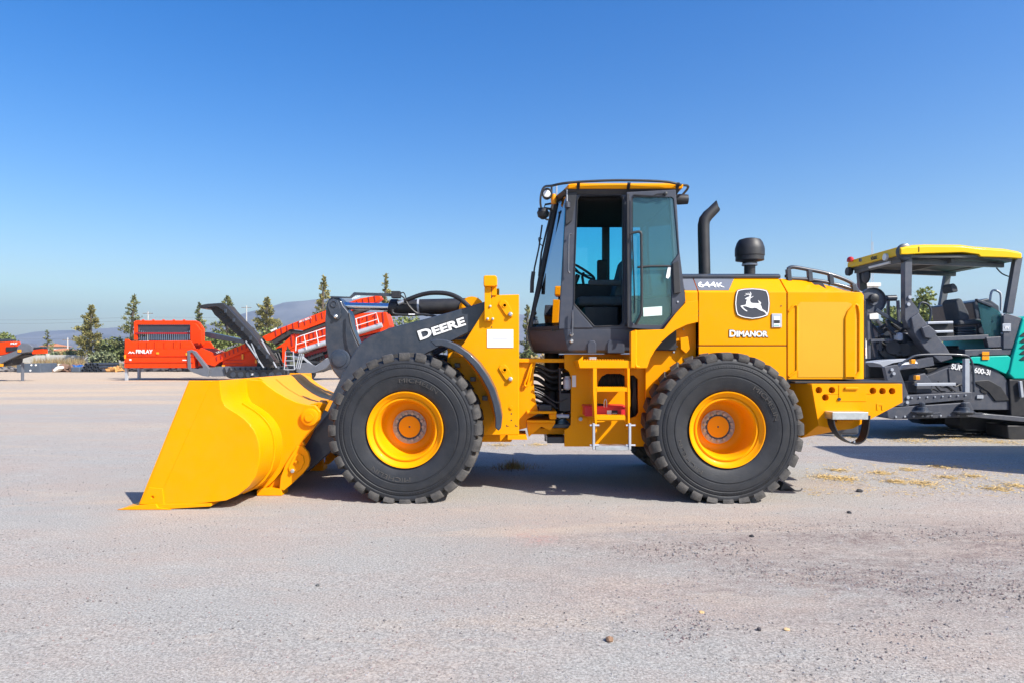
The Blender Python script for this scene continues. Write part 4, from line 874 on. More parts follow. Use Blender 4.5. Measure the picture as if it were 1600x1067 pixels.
# crawler track
trk = [(1500,652),(1510,646),(1700,646),(1712,652),(1714,664),(1706,672),(1510,673),(1500,666)]
tk = pp('crawler_track', RUB, trk, 6.25, 6.75, .03)
pp('crawler_track', RUB, trk, 7.6, 8.1, .03, PV, 6.25)
for k in range(14): q = P(1512+14*k, 673, 6.25); box('track_pad', tk, RUB, q.x-.06, q.x+.06, 6.2, 6.8, .0, .05, .01)
pp('undercarriage', DARK, [(1400,600),(1800,592),(1800,652),(1400,650)], 6.9, 7.5, .03)
pp('running_board', PGREY, [(1513,645),(1522,644.5),(1700,660),(1700,668),(1513,650.5)], 5.55, 5.95, .008)
pp('push_roller_block', DARK, [(1574,664),(1680,664),(1680,689.5),(1584,689.5),(1576,684)], 5.6, 6.2, .02)
# screed
sc_ = pp('screed', PGREY, [(1386,642),(1395,636),(1516,628),(1522,640),(1520,651),(1396,654.5),(1388,652)], 5.5, 6.9, .01)
pp('screed_beam', PGREY, [(1418,617),(1519,612),(1519,623),(1400,634),(1396,628)], 5.55, 6.8, .01)
ep = pp('end_plate', PGREY, [(1382,573),(1403,569),(1419,614),(1421,634),(1396,634)], 5.52, 5.62, .01)
for a, b in ((1393,577),(1396,583),(1418,620),(1417,628)): q = P(a,b,5.52); lathe('bolt', ep, LGREY, [(.03,0),(.03,-.03)], (q.x,5.52,q.z), 'y', 8)
for a in (1440, 1505):
    q = P(a, 640, 5.46)
    jk = lathe('screed_jack', sc_, CHAR, [(.17,-.06),(.19,-.03),(.10,0),(.09,.05),(.05,.06),(.05,.13),(.02,.15)], (q.x,5.44,q.z), 'z', 12)
    bar('jack_foot', jk, CHAR, (q.x-.1,5.42,q.z-.08), (q.x+.32,5.42,q.z-.06), .05, .03)
tube('guard_rail', PV, CHAR, [P(1400,574,5.6), P(1420,560,5.6), P(1440,554,5.6), P(1500,554,5.6), P(1516,560,5.6), P(1521,580,5.6), P(1522,612,5.6)], .022, 8, 4)
pp('crossbar', LGREY, [(1433,598),(1494,597.5),(1494,602),(1433,602.5)], 5.6, 5.68, .006)
bar('guide_post', PV, LGREY, P(1509.5,560,5.62), P(1509.5,612,5.62), .085)
pp('tow_arm', PGREY, [(1410,600),(1440,590),(1500,566),(1500,612),(1440,614),(1415,616)], 6.0, 6.2, .015)
pp('burner_box', PGREY, [(1432,586),(1446,582),(1456,596),(1456,614),(1428,614)], 5.75, 6.0, .02)
pp('motor', DARK, [(1420,596),(1434,594),(1434,614),(1420,614)], 5.7, 5.95, .03)
tube('ram', PV, LGREY, [P(1406,572,5.8), P(1431,569,5.8)], .07, 14)
bar('ram_body', PV, PGREY, P(1428,569,5.9), P(1455,564,5.9), .16)
for a, b in ((1424,561),(1431,586)): pbox('amber_lamp', PV, AMBER, a,b,a+7,b+7, 5.6, 5.68, bevel=.01)
# tangle of frames, hoses and the cable reel between canopy posts
rl_ = lathe('cable_reel', PV, PGREY, [(.02,-.02),(.09,-.03),(.10,.02),(.24,.03),(.25,-.03),(.255,-.03),(.255,.10),(.02,.10)], P(1364,470,6.3), 'y', 28)
lathe('reel_hub', rl_, DARK, [(.085,0),(.085,-.10),(.04,-.12)], P(1363,467,6.27), 'y', 18)
tube('reel_shaft', rl_, CHAR, [P(1364,467,6.4), P(1400,466,6.4)], .06, 12)
pr = random.Random(5)
for (p, q, y, w_) in (((1356,485),(1358,560),6.3,.05),((1368,484),(1410,510),6.2,.06),((1386,500),(1396,530),6.3,.06),((1403,470),(1405,505),6.6,.05),((1388,470),(1388,505),6.8,.05),((1370,500),(1395,528),6.6,.05),((1358,500),(1370,560),6.5,.06),((1360,532),(1394,531),6.25,.05),((1376,548),(1376,532),6.4,.04),((1366,548),(1367,532),6.7,.04),((1395,505),(1400,560),6.9,.08),((1380,520),(1440,555),6.6,.10)): bar('frame_member', PV, CHAR if w_ > .05 else PGREY, P(*p,y), P(*q,y), w_)
for k in range(12):
    a = pr.uniform(1362,1400); b = pr.uniform(505,552); y = pr.uniform(6.3,7.4)
    tube('hydraulic_hose', PV, HOSE, [P(a,b,y), P(a+15,b+pr.uniform(-8,14),y-.1), P(a+32,b+pr.uniform(-4,20),y), P(a+55,b+pr.uniform(0,18),y+.2)], .03, 6, 5)
for (a, b, c_, d, y0, y1, m) in ((1358,560,1412,590,6.5,7.8,DARK),(1400,535,1470,565,6.6,7.6,DARK),(1410,520,1430,536,6.3,6.7,CHAR),(1372,510,1405,528,6.9,7.6,CHAR),(1425,540,1500,575,6.7,7.9,CHAR),(1416,528,1440,545,6.3,6.5,GREY),(1404,520,1412,532,6.1,6.3,LGREY)): pbox('machinery_box', PV, m, a,b,c_,d, y0, y1, bevel=.03)
for k in range(3): tube('drum_motor', PV, DARK, [P(1396+16*k,543+3*k,6.2), P(1396+16*k,543+3*k,6.6)], .13, 14)
pp('tarpaulin', LGREY, [(1364,566),(1390,562),(1420,560),(1418,563),(1395,567),(1380,573),(1376,569)], 5.9, 6.4, .004)
pp('gap_filler', DARK, [(1392,578),(1500,570),(1500,650),(1400,650)], 6.35, 7.6, .03)  # dark block added to turn the sunlit gap under the paver into shade
for k in range(7): tube('screed_cable', PV, HOSE, [P(1422+11*k,600+pr.uniform(-6,4),5.85), P(1427+11*k,606+pr.uniform(-6,6),5.8), P(1436+11*k,603+pr.uniform(-8,8),5.85), P(1444+11*k,611,5.9)], .014, 6, 4)
for k in range(9): q = P(1400+14*k, 650.5-.35*k, 5.49); lathe('bolt', sc_, LGREY, [(.018,0),(.018,-.02)], (q.x,5.5,q.z), 'y', 6)
for k in range(8): q = P(1425+12*k, 621-.6*k, 5.54); lathe('bolt', sc_, LGREY, [(.016,0),(.016,-.02)], (q.x,5.55,q.z), 'y', 6)
pbox('data_plate', PV, LGREY, 1527,617,1537,622, 5.955, 5.975, bevel=.002)
# ---------------------------------------------------------------- red screening machine in the distance
SY = 37.5
SM = thing('screening_machine', 'red mobile screening plant with black folding conveyors standing on grey legs', 'screening machine', (-12, SY+1.5, 0))
def sp(name, m, pts, y0=SY, y1=SY+2.8, bevel=.02, parent=SM, yref=SY, holes=()): return plate(name, parent, m, pts, y0, y1, holes, bevel, yref)
hop = sp('hopper', REDP, prect(194,545,303,574.5), SY, SY+3.2)
for b in (555.5, 565): sp('hopper_rib', REDP, prect(193.5,b-.5,303.5,b+.7), SY-.06, SY-.001, .01, hop)
tb_ = sp('hopper_boards', REDP, [(194,545),(194,530),(199,530),(202,533),(296,532),(300,537),(304,544.8)], SY+.05, SY+.2, .02, hop)
for a in (217, 230, 242, 257, 272, 283): sp('board_rib', REDP, prect(a-.4,533,a+.6,544.5), SY-.02, SY+.048, .01, hop)
sp('hopper_boards', REDP, [(194,545),(194,530),(296,532),(304,544.8)], SY+3.0, SY+3.15, .02, hop)
lettering('lettering', hop, WHITE, 'FINLAY', P(212.5,552,SY-.07), P(238.5,552,SY-.07), .25, th=.02, bold=.03)
sp('logo_peak', WHITE, [(201,552),(204,548.5),(206,551),(208,549),(211.5,552),(210,552),(208,550.5),(206,552.3),(204,550.3),(202.5,552)], SY-.09, SY-.061, 0, hop)
for a, b, c_, d in ((245,550,249,553),(195,554,197.5,560),(291,551,293,555)): sp('warning_sign', AMBER, prect(a,b,c_,d), SY-.09, SY-.061, 0, hop)
sp('small_label', WHITE, prect(203,560.5,206,563), SY-.09, SY-.061, 0, hop)
sp('small_label', WHITE, prect(286,561.5,292,563), SY-.09, SY-.061, 0, hop)
gf = sp('tipping_grid', REDP, [(209,531),(209,503),(212,501),(304,501),(310,504),(317,514),(317,539),(308,541),(306,531)], SY+2.6, SY+2.9, .02, SM, SY+2.6, [[(214,531),(214,507.5),(303,507.5),(303,531)]])
for k in range(27): a = 216+k*3.25; bar('grid_bar', gf, CHAR, P(a,506,SY+2.75), P(a,532,SY+2.75), .07)
sp('grid_mesh', CHAR, [(214,508),(303,508),(297,516),(285,519),(228,519),(218,516)], SY+2.7, SY+2.74, 0, gf, SY+2.6)
bar('grid_cross_bar', gf, DRED, P(212,521,SY+2.62), P(306,521,SY+2.62), .12)
for a in (222,238,254,270,286): bar('grid_tab', gf, REDP, P(a,500.5,SY+2.7), P(a+3,500.5,SY+2.7), .08)
sp('grid_cheek', REDP, [(300,505),(308,506),(317,517),(317,540),(305,541),(300,530)], SY+2.3, SY+2.58, .02, gf, SY+2.58)
for a, y in ((196.5,SY+.2),(216,SY+2.2)): sp('support_leg', LGREY, prect(a-1.8,575,a+1.8,0), y, y+.2, .01) if 0 else box('support_leg', SM, LGREY, PX(a-1.8,y), PX(a+1.8,y), y, y+.18, 0, PZ(575,y), .01)
fr_ = sp('folding_frame', GREY, [(293,548),(300,546),(306,549),(328,576),(326,588),(318,587),(299,580),(294,575)], SY-.1, SY+.15, .02, SM, SY, [[(297.5,551),(301,550),(318,573),(317,576),(299,576)]])
sp('chassis', GREY, [(318,575),(350,572),(445,572),(445,586),(330,588),(322,585)], SY+.1, SY+2.6)
sp('chassis_tail', GREY, [(462,567),(480,566),(492,572),(503,563),(518,556),(520,560),(508,575),(490,582),(470,584),(460,580)], SY+.2, SY+2.4)
lathe('tail_wheel', SM, DARK, [(.4,0),(.4,.5)], P(481,583,SY+.3), 'y', 18)
eng = sp('engine_housing', REDP, [(342,573),(345,560),(352,552),(372,548),(392,548),(400,553),(401,566),(399,573)], SY+.4, SY+2.4)
for a, b in ((346,562),(346,567)): sp('housing_seam', DRED, prect(a,b,375,b+.5), SY+.35, SY+.398, 0, eng)
for a, b, c_, d in ((375,553,377.5,561),(396,562,399,567),(344,570,348,574),(430,565,433,569),(356,549,358.5,553)): sp('warning_sign', AMBER, prect(a,b,c_,d), SY+.25, SY+.34, 0, eng)
sp('feeder_link', REDP, [(304,549),(310,543),(330,551),(335,560),(322,570),(306,572)], SY+.3, SY+2.6)
mc = sp('main_conveyor', REDP, [(314,567),(330,557),(392,532),(395,540),(393,544.5),(340,566),(333,572)], SY+.2, SY+1.3)
lettering('lettering', mc, WHITE, 'TEREX FINLAY', P(338,552.5,SY+.18), P(373,538.7,SY+.18), .12, th=.02, bold=.018)
mu = sp('upper_conveyor', REDP, [(406,526),(436,512),(507,484.5),(560,466),(590,461),(593,466),(585,472),(560,480),(507,502),(470,516),(450,514),(420,532),(413,534)], SY+.4, SY+1.4)
sp('conveyor_belt', BELT, [(420,532),(450,515),(470,517),(507,503),(560,482),(585,474),(586,478),(507,508),(470,522),(452,521),(424,538)], SY+.5, SY+1.3, 0, mu)
lettering('lettering', mu, WHITE, '694+ SUPERTRAK', P(468,505,SY+.38), P(487,498,SY+.38), .13, th=.02, bold=.018)
lettering('lettering', mu, WHITE, 'FINLAY', P(551,469,SY+.38), P(564,464,SY+.38), .16, th=.02, bold=.018)
sp('bracket', WHITE, [(420,516),(429,512),(430,514),(421,518.5)], SY+.3, SY+.38, 0, mu)
sb = sp('screen_box', REDP, [(424,545),(440,534),(452,522),(507,503),(560,489),(600,487),(606,508),(600,516),(560,525),(507,540),(475,548),(452,552),(444,540)], SY+.6, SY+2.4)
sp('screen_underside', DRED, [(470,552),(507,541),(560,527),(600,517),(604,521),(560,540),(512,556),(480,566),(468,562)], SY+.8, SY+2.3)
for k in range(9): q = P(455+16*k, 528-4.2*k, SY+.58); lathe('screen_bolt', sb, DRED, [(.05,0),(.05,-.06)], (q.x,SY+.6,q.z), 'y', 8)
tube('side_tube', sb, LGREY, [P(467,549,SY+.35), P(507,536,SY+.35), P(597,508,SY+.35)], .17, 10)
sp('support_post', REDP, prect(438,540,443,577), SY+.3, SY+.6)
rlg = tube('walkway_rail', SM, WHITE, [P(462,548,SY+.1), P(463,528,SY+.1), P(470,525,SY+.1), P(507,513,SY+.1), P(588,489,SY+.1), P(592,505,SY+.1)], .028, 6)
tube('mid_rail', rlg, WHITE, [P(463,538,SY+.1), P(507,525,SY+.1), P(590,499,SY+.1)], .024, 6)
for a, b, c_ in ((475,524,545),(494,517,540),(530,506,527),(556,498,520)): tube('rail_post', rlg, WHITE, [P(a,b,SY+.1), P(a+4,c_,SY+.1)], .026, 6)
ac = tube('access_ladder', SM, LGREY, [P(444,577,SY-.2), P(446,549,SY-.2), P(458,549,SY-.2), P(460,577,SY-.2)], .035, 6)
for b in (556, 563, 570, 577): bar('ladder_rung', ac, LGREY, P(445,b,SY-.2), P(460,b,SY-.2), .05)
for k in range(3): tube('ladder_stringer', ac, LGREY, [P(462+3*k,576,SY-.1), P(468+3*k,552,SY-.1)], .03, 6)
tr_ = sp('crawler_track', DARK, [(357,588),(356,582),(360,578),(445,576),(447,580),(446,589),(440,590.5),(362,590.5)], SY-.3, SY+.3)
for k in range(7): q = P(364+12*k, 585, SY-.33); lathe('track_roller', tr_, CHAR, [(.18,0),(.18,-.05)], (q.x,SY-.3,q.z), 'y', 12)
sp('crawler_track', DARK, [(357,588),(356,582),(360,578),(445,576),(447,580),(446,589),(440,590.5),(362,590.5)], SY+2.1, SY+2.7)
pbox('track_label', tr_, WHITE, 392,583,399,586, SY-.33, SY-.305, bevel=0)
fc = sp('folding_conveyor', BELT, [(334,481.5),(341,493),(384,531),(412,570),(432,574),(436,566),(412,538),(363,486),(357,478)], SY-.6, SY+.9, .02)
sp('conveyor_side_rail', DARK, [(322,482),(321,479.5),(334,477),(357,475.5),(364,481),(400,519),(411,533),(437,562),(433,566),(408,540),(357,486),(349,481),(334,482)], SY-1.0, SY-.62, .02, fc)
for k in range(6): q = P(352+13*k, 487+14*k, SY-1.0); box('roller_bracket', fc, CHAR, q.x-.05, q.x+.12, SY-1.08, SY-1.0, q.z-.1, q.z+.15, .02)
for k in range(13):
    f = k/12; a0 = (341+(412-341)*f, 492+(569-492)*f); a1 = (358+(434-358)*f, 480+(566-480)*f)
    bar('belt_cleat', fc, DARK, P(*a0,SY-.62), P(*a1,SY-.62), .05)
sp('head_drum', CHAR, [(321,480),(333,478),(334,484),(322,484)], SY-.9, SY+.8, .05, fc)
for p, q in (((384,533),(412,574)),((408,530),(432,574)),((393,536),(405,566))): bar('conveyor_strut', fc, LGREY, P(*p,SY-.9), P(*q,SY-.9), .07)
for k in range(5): tube('engine_pipe', SM, DARK, [P(404+6*k,550,SY+.6), P(407+6*k,562,SY+.5), P(405+6*k,574,SY+.6)], .15, 8)
sp('machinery', DARK, prect(402,550,436,575), SY+.8, SY+2.2, .05)
bc = sp('rear_conveyor', CHAR, [(318,519),(324,519),(385,532),(380,537),(330,529),(318,525)], SY+3.4, SY+4.4, .03, SM, SY+3.4)
bar('brace', SM, LGREY, P(472,557,SY+.3), P(492,574,SY+.3), .12); bar('brace', SM, LGREY, P(492,574,SY+.3), P(512,560,SY+.3), .12)
def along(pts, n):
    for k in range(n):
        f = k/(n-1)*(len(pts)-1); i = min(int(f), len(pts)-2); t = f-i; yield pts[i][0]+(pts[i+1][0]-pts[i][0])*t, pts[i][1]+(pts[i+1][1]-pts[i][1])*t
for a, b in along([(338,560),(390,538)], 9): bar('conveyor_rib', mc, DRED, P(a,b-3.5,SY+.17), P(a+1,b+3,SY+.17), .05)
for a, b in along([(430,520),(507,491.5),(585,466)], 18): bar('conveyor_rib', mu, DRED, P(a,b-4.5,SY+.37), P(a+1.5,b+5,SY+.37), .05)
for a, b in along([(455,531),(507,516),(598,496)], 16): bar('screen_rib', sb, DRED, P(a,b-8,SY+.57), P(a+1.5,b+9,SY+.57), .07)
for a, b in along([(350,574),(440,573)], 12): bar('chassis_gusset', SM, DARK, P(a,b,SY+.05), P(a+3,b+10,SY+.05), .08)
for a, b in along([(478,557),(507,548),(598,521)], 14): bar('screen_spring', SM, DARK, P(a,b,SY+.7), P(a+1,b+11,SY+.7), .12)
for p, q in (((404,548),(436,548)),((404,556),(438,557)),((438,545),(470,556)),((445,562),(500,566)),((470,566),(516,548)),((505,552),(560,530))): bar('dark_frame', SM, DARK, P(*p,SY+.5), P(*q,SY+.5), .16)
for k in range(8): tube('hose', SM, HOSE, [P(400+5*k,551,SY+.3), P(404+5*k,560+k % 3*2,SY+.25), P(402+6*k,572,SY+.3)], .05, 6, 3)
# ---------------------------------------------------------------- second red machine at the left edge
QY = 36
QM = thing('screening_machine', 'second red screening machine cut off by the photo edge, with grey conveyor', 'screening machine', (-27, QY+1, 0))
def qp(name, m, pts, y0=QY, y1=QY+.8, bevel=.02, parent=QM, holes=()): return plate(name, parent, m, pts, y0, y1, holes, bevel, y1)
qh = qp('engine_housing', REDP, [(-60,536),(10,535),(31,533.5),(32.5,536),(31.5,548),(20,553),(0,556),(-60,562)], QY+.6, QY+1.2)
qp('vent', DARK, [(9.5,542),(31,541),(30.5,548),(10,549)], QY+.55, QY+.598, 0, qh)
lettering('lettering', qh, WHITE, 'FINLAY', P(16.5,538.5,QY+.58), P(27,538,QY+.58), .12, th=.02, bold=.018)
qp('roof_rails', CHAR, [(-60,532),(0,529.5),(23,530),(23,533.5),(-60,536)], QY+.7, QY+1.1, .02, qh)
qp('conveyor', GREY, [(-60,594),(-60,583),(0,558),(30,547),(34,550),(34,553),(0,570)], QY-.3, QY-.1)
qp('conveyor_belt', BELT, [(-60,590),(0,566),(35,552),(55,550),(57,554),(36,560),(35,568),(26,570),(0,573),(-60,596)], QY-.05, QY+.9)
qp('conveyor_head', GREY, [(36,552),(40,540),(46,536),(56,537),(62,541),(62,549),(40,553)], QY-.2, QY+.5, .05)
qp('side_panel', REDP, [(55,547),(74,545),(74.5,552),(57,553)], QY-.1, QY+.3)
qp('side_panel_top', DARK, [(55,546.8),(60,543),(72,542),(75,545)], QY-.1, QY+.3)
for a, b in ((28,546),(0,568)): qp('warning_sign', AMBER, prect(a,b,a+5,b+4), QY-.35, QY-.302, 0)
qp('crawler_track', DARK, [(-70,580),(-8,577),(-2,583),(-4,592),(-70,594)], QY, QY+.6)
box('prop', QM, GREY, PX(34,QY+.5), PX(36,QY+.5), QY+.4, QY+.6, 0, PZ(566,QY+.5), .01)
# ---------------------------------------------------------------- yard clutter at the far edge
def B(px, y): return PX(px, y)
def solid(name, label, cat, m, pts, y, d, bevel=.03, group=None):
    bm = bmesh.new(); add_prism(bm, [[(x, max(0, z)) for x, z in xz(pts, y)]], y, y+d); return tag(finish(name, bm, m, None, bevel), label, cat, group)
SLATE = node_mat('slate blue steel', (.075,.095,.125), .6, var=.15)
pn = thing('steel_tank', 'slate grey steel box with white bolts lying below the red conveyor head', 'steel tank', (B(44,60), 61, 0))
plate('tank_body', pn, SLATE, [(25.5,568),(62.5,567),(62.5,586),(25.5,586)], 60, 62.5, bevel=.05)
for a, b in ((34,570.5),(49,570),(56,570),(36,579),(47.5,578.5)): q = P(a,b,60); lathe('tank_bolt', pn, WHITE, [(.09,0),(.09,-.05)], (q.x,60,q.z), 'y', 8)
def pile(name, label, cat, m, px0, px1, top, y, n, smin, smax, seed, depth=2.):
    r = random.Random(seed); bm = bmesh.new()
    x0, x1, H = B(px0,y), B(px1,y), PZ(top,y)
    for k in range(n):
        x = r.uniform(x0,x1); f = 1-abs((x-x0)/(x1-x0)*2-1)**2; z = r.uniform(.05, max(.12,H*(.35+.65*f)))
        p = Vector((x, y+r.uniform(0,depth), z)); d = Vector((r.uniform(-1,1), r.uniform(-.6,.6), r.uniform(-.35,.35))).normalized()*r.uniform(smin,smax)
        add_bar(bm, p-d, p+d, r.uniform(.08,.3), r.uniform(.08,.3))
    for v in bm.verts: v.co.z = max(0, v.co.z)
    return tag(finish(name, bm, m, None, 0, smooth=False), label, cat, None, 'stuff')
pile('scrap_heap', 'low heap of rusty scrap and planks on the far yard edge', 'scrap', node_mat('rusty scrap', (.22,.13,.09), .8, var=.5, vs=1.2), 86, 112, 575, 62, 70, .3, 1.2, 1)
pile('scrap_heap', 'heap of pale offcuts beside the steel tank', 'scrap', node_mat('pale scrap', (.45,.40,.34), .8, var=.5, vs=1.2), 64, 92, 577, 63, 50, .2, .8, 2)
pile('scrap_heap', 'orange timber offcuts by the red hopper', 'scrap', node_mat('orange scrap', (.55,.27,.08), .8, var=.4, vs=1.2), 161, 178, 577, 62, 40, .2, .8, 3)
pile('scrap_heap', 'dark scrap lying under the red hopper', 'scrap', node_mat('dark scrap', (.06,.055,.06), .8, var=.5, vs=1.2), 178, 330, 577, 64, 140, .3, 1.6, 4)
pile('scrap_heap', 'grey scrap lying below the cut-off red machine', 'scrap', node_mat('mixed scrap', (.16,.15,.15), .8, var=.5, vs=1.2), -60, 26, 578, 63, 70, .3, 1.2, 5)
PIPE = node_mat('dark pipe', (.03,.035,.045), .5, var=.2)
k = 0
for row in range(3):
    for i in range(6-row):
        y = 61; x = B(126,y)+.17+.34*i+.17*row; z = .17+.295*row
        o = lathe('culvert_pipe', None, PIPE, [(.17,0),(.17,3.5),(.12,3.5),(.12,0),(.17,0)], (x,y+.2*(i % 2),z), 'y', 12, False)
        tag(o, 'dark short pipe stacked in the pile at the far yard edge', 'pipe', 'stacked dark pipes'); k += 1
solid('blue_tarp', 'folded bright blue tarpaulin on the scrap', 'tarpaulin', node_mat('blue tarp', (.02,.10,.32), .5), [(103,573),(108,569.5),(116,569),(122,574),(122,581),(103,581)], 63.5, 1.5, .2)
solid('white_sheet', 'white crumpled sheet lying on the far heap', 'sheet', WHITE, [(81,578),(86,573),(91,571),(93,575),(84,581)], 61, .8, .1)
solid('white_sheet', 'pale sheet metal leaning beside the stacked pipes', 'sheet', LGREY, [(152,572),(162,571),(160,580),(153,582)], 62, .5, .05)
solid('steel_crate', 'dark steel crate left of the stacked pipes', 'crate', SLATE, [(110,573),(124,573),(124,584),(110,584)], 61, 2, .1)
# far boundary wall, house, poles
STUC = node_mat('pale stucco', (.55,.52,.47), .9, var=.15, vs=.4)
fw = thing('boundary_wall', 'long low pale masonry wall behind dry grass', 'wall', (B(120,84), 84, 0))
x0, x1 = B(-900,84), B(330,84)
for i in range(24): a = x0+(x1-x0)*i/24; box('wall_panel', fw, STUC, a, a+(x1-x0)/24-.06, 84, 84.2, 0, 1.75+.05*(i % 3), .02); box('wall_pier', fw, STUC, a-.15, a+.12, 83.9, 84.3, 0, 1.95, .02)
ROOF = node_mat('terracotta roof', (.50,.20,.09), .85, var=.25, vs=2)
HW = node_mat('house white', (.70,.68,.64), .85, var=.08)
def house(label, px0, px1, eave, ridge, y, d):
    h = thing('house', label, 'house', (B((px0+px1)/2,y), y+d/2, 0))
    a, b, ze, zr_ = B(px0,y), B(px1,y), PZ(eave,y), PZ(ridge,y)
    box('wall', h, HW, a, b, y, y+d, 0, ze, .02)
    loft('roof', h, ROOF, [[(a-.4,y-.4,ze+.01),(b+.4,y-.4,ze+.01),(b+.4,y+d+.4,ze+.01),(a-.4,y+d+.4,ze+.01)], [(a+.8,y+d/2-.1,zr_),(b-.8,y+d/2-.1,zr_),(b-.8,y+d/2+.1,zr_),(a+.8,y+d/2+.1,zr_)]], .02)
    for k in range(2):
        xx = a+(b-a)*(.3+.4*k); wn = box('window', h, node_mat('window dark', (.04,.05,.06), .2), xx-.45, xx+.45, y-.03, y-.002, ze-1.7, ze-.6, 0)
        box('sill', wn, HW, xx-.55, xx+.55, y-.10, y-.031, ze-1.8, ze-1.71, 0)
house('small white house with terracotta roof behind the boundary wall', 74, 90, 548, 543.5, 105, 6)
house('far house with orange roof beside the thin small conifer', 62, 73, 541, 536, 125, 7)
def building(label, px0, px1, top, y, d, nwin):
    h = thing('warehouse', label, 'warehouse', (B((px0+px1)/2,y), y, 0))
    a, b, zt_ = B(px0,y), B(px1,y), PZ(top,y)
    box('wall', h, HW, a, b, y, y+d, 0, zt_, .03); box('parapet', h, HW, a-.15, b+.15, y-.15, y+d+.15, zt_+.002, zt_+.35, .02)
    for k in range(nwin): xx = a+(b-a)*(k+.5)/nwin; box('window', h, node_mat('window dark', (.05,.06,.07), .2), xx-.5, xx+.5, y-.04, y-.002, zt_*.45, zt_*.62, 0)
building('tall white warehouse seen through the paver frames', 1344, 1373, 448, 58, 12, 2)
building('low white warehouse behind the paver', 1373, 1420, 512, 66, 10, 4)
mast = thing('lattice_mast', 'thin pale lattice radio mast rising above the paver canopy', 'mast', (B(1363,70), 70, 0))
zt_ = PZ(378,70)
for dx, dy in ((-.22,0),(.22,0),(0,.35)): tube('mast_leg', mast, LGREY, [(B(1363,70)+dx,70+dy,0),(B(1363,70)+dx*.35,70+dy*.35,zt_)], .035, 5)
bm = bmesh.new()
for k in range(26):
    f0, f1 = k/26, (k+1)/26; s0, s1 = 1-.65*f0, 1-.65*f1; s = 1 if k % 2 else -1
    add_bar(bm, (B(1363,70)-.22*s0*s,70,zt_*f0), (B(1363,70)+.22*s1*s,70,zt_*f1), .03, .03)
finish('mast_lacing', bm, LGREY, mast)
tube('mast_tip', mast, LGREY, [(B(1363,70),70.1,zt_),(B(1363,70),70.1,zt_+1.2)], .02, 5)
def pole(label, px, top, y, arm=0):
    p = thing('utility_pole', label, 'pole', (B(px,y), y, 0), None)
    tube('post', p, node_mat('pole concrete', (.5,.49,.47), .8), [(B(px,y),y,0),(B(px,y),y,PZ(top,y))], [.16,.10], 8)
    bar('cross_arm', p, node_mat('arm wood', (.25,.2,.16), .8), (B(px,y)-.9,y,PZ(top,y)-.35), (B(px,y)+.9,y,PZ(top,y)-.35), .1)
    return p
pole('pale concrete pole standing between the boundary wall shrubs', 105.5, 528, 110)
pole('thin pole rising behind the red hopper grid', 231, 487, 112)
pole('distant pole and crossarm behind the folded conveyor', 385, 478, 118)
pole('slim pole past the photo edge carrying the power lines', -160, 500, 112)
for k, z in enumerate((8.2, 7.6, 4.9)):
    q = tube('power_line', None, HOSE, [(B(-260,112),112,z+.3),(B(-160,112),112,z),(B(40,112),112,z-.35),(B(231,112),112,z+.15),(B(385,118),118,z+.3)], .012, 4, 5)
    tag(q, ('highest', 'middle', 'lowest')[k]+' of the thin power lines crossing the sky behind the red machines', 'power line', 'power lines')
# ---------------------------------------------------------------- trees and shrubs
BARK = node_mat('bark', (.10,.075,.055), .9, var=.3, vs=3)
CON = [leaf_mat('conifer needles', [(0.076,0.095,0.034),(0.135,0.156,0.054),(0.219,0.222,0.081),(0.303,0.279,0.107)]),
       leaf_mat('olive conifer needles', [(0.101,0.108,0.038),(0.186,0.177,0.057),(0.286,0.254,0.083),(0.388,0.328,0.121)])]
LEAF = [leaf_mat('dark leaves', [(0.054,0.072,0.027),(0.101,0.123,0.040),(0.168,0.189,0.067)]),
        leaf_mat('mid leaves', [(0.084,0.115,0.033),(0.168,0.205,0.057),(0.286,0.302,0.101)]),
        leaf_mat('grey green leaves', [(0.101,0.123,0.067),(0.168,0.197,0.101),(0.270,0.279,0.148)]),
        leaf_mat('dry leaves', [(0.202,0.131,0.054),(0.337,0.229,0.094),(0.390,0.344,0.148)])]
def leaf(bm, p, s, r, d=None, asp=.4):
    u = Vector((r.gauss(0,1), r.gauss(0,1), r.gauss(0,.7))) if d is None else d+Vector((r.gauss(0,.45), r.gauss(0,.45), r.gauss(0,.4)))
    u.normalize(); v = u.cross(Vector((r.gauss(0,1), r.gauss(0,1), r.gauss(0,1)))).normalized()*s*asp
    u = u*s
    bm.faces.new([bm.verts.new(q) for q in (p, p+u*.5+v, p+u, p+u*.5-v)])
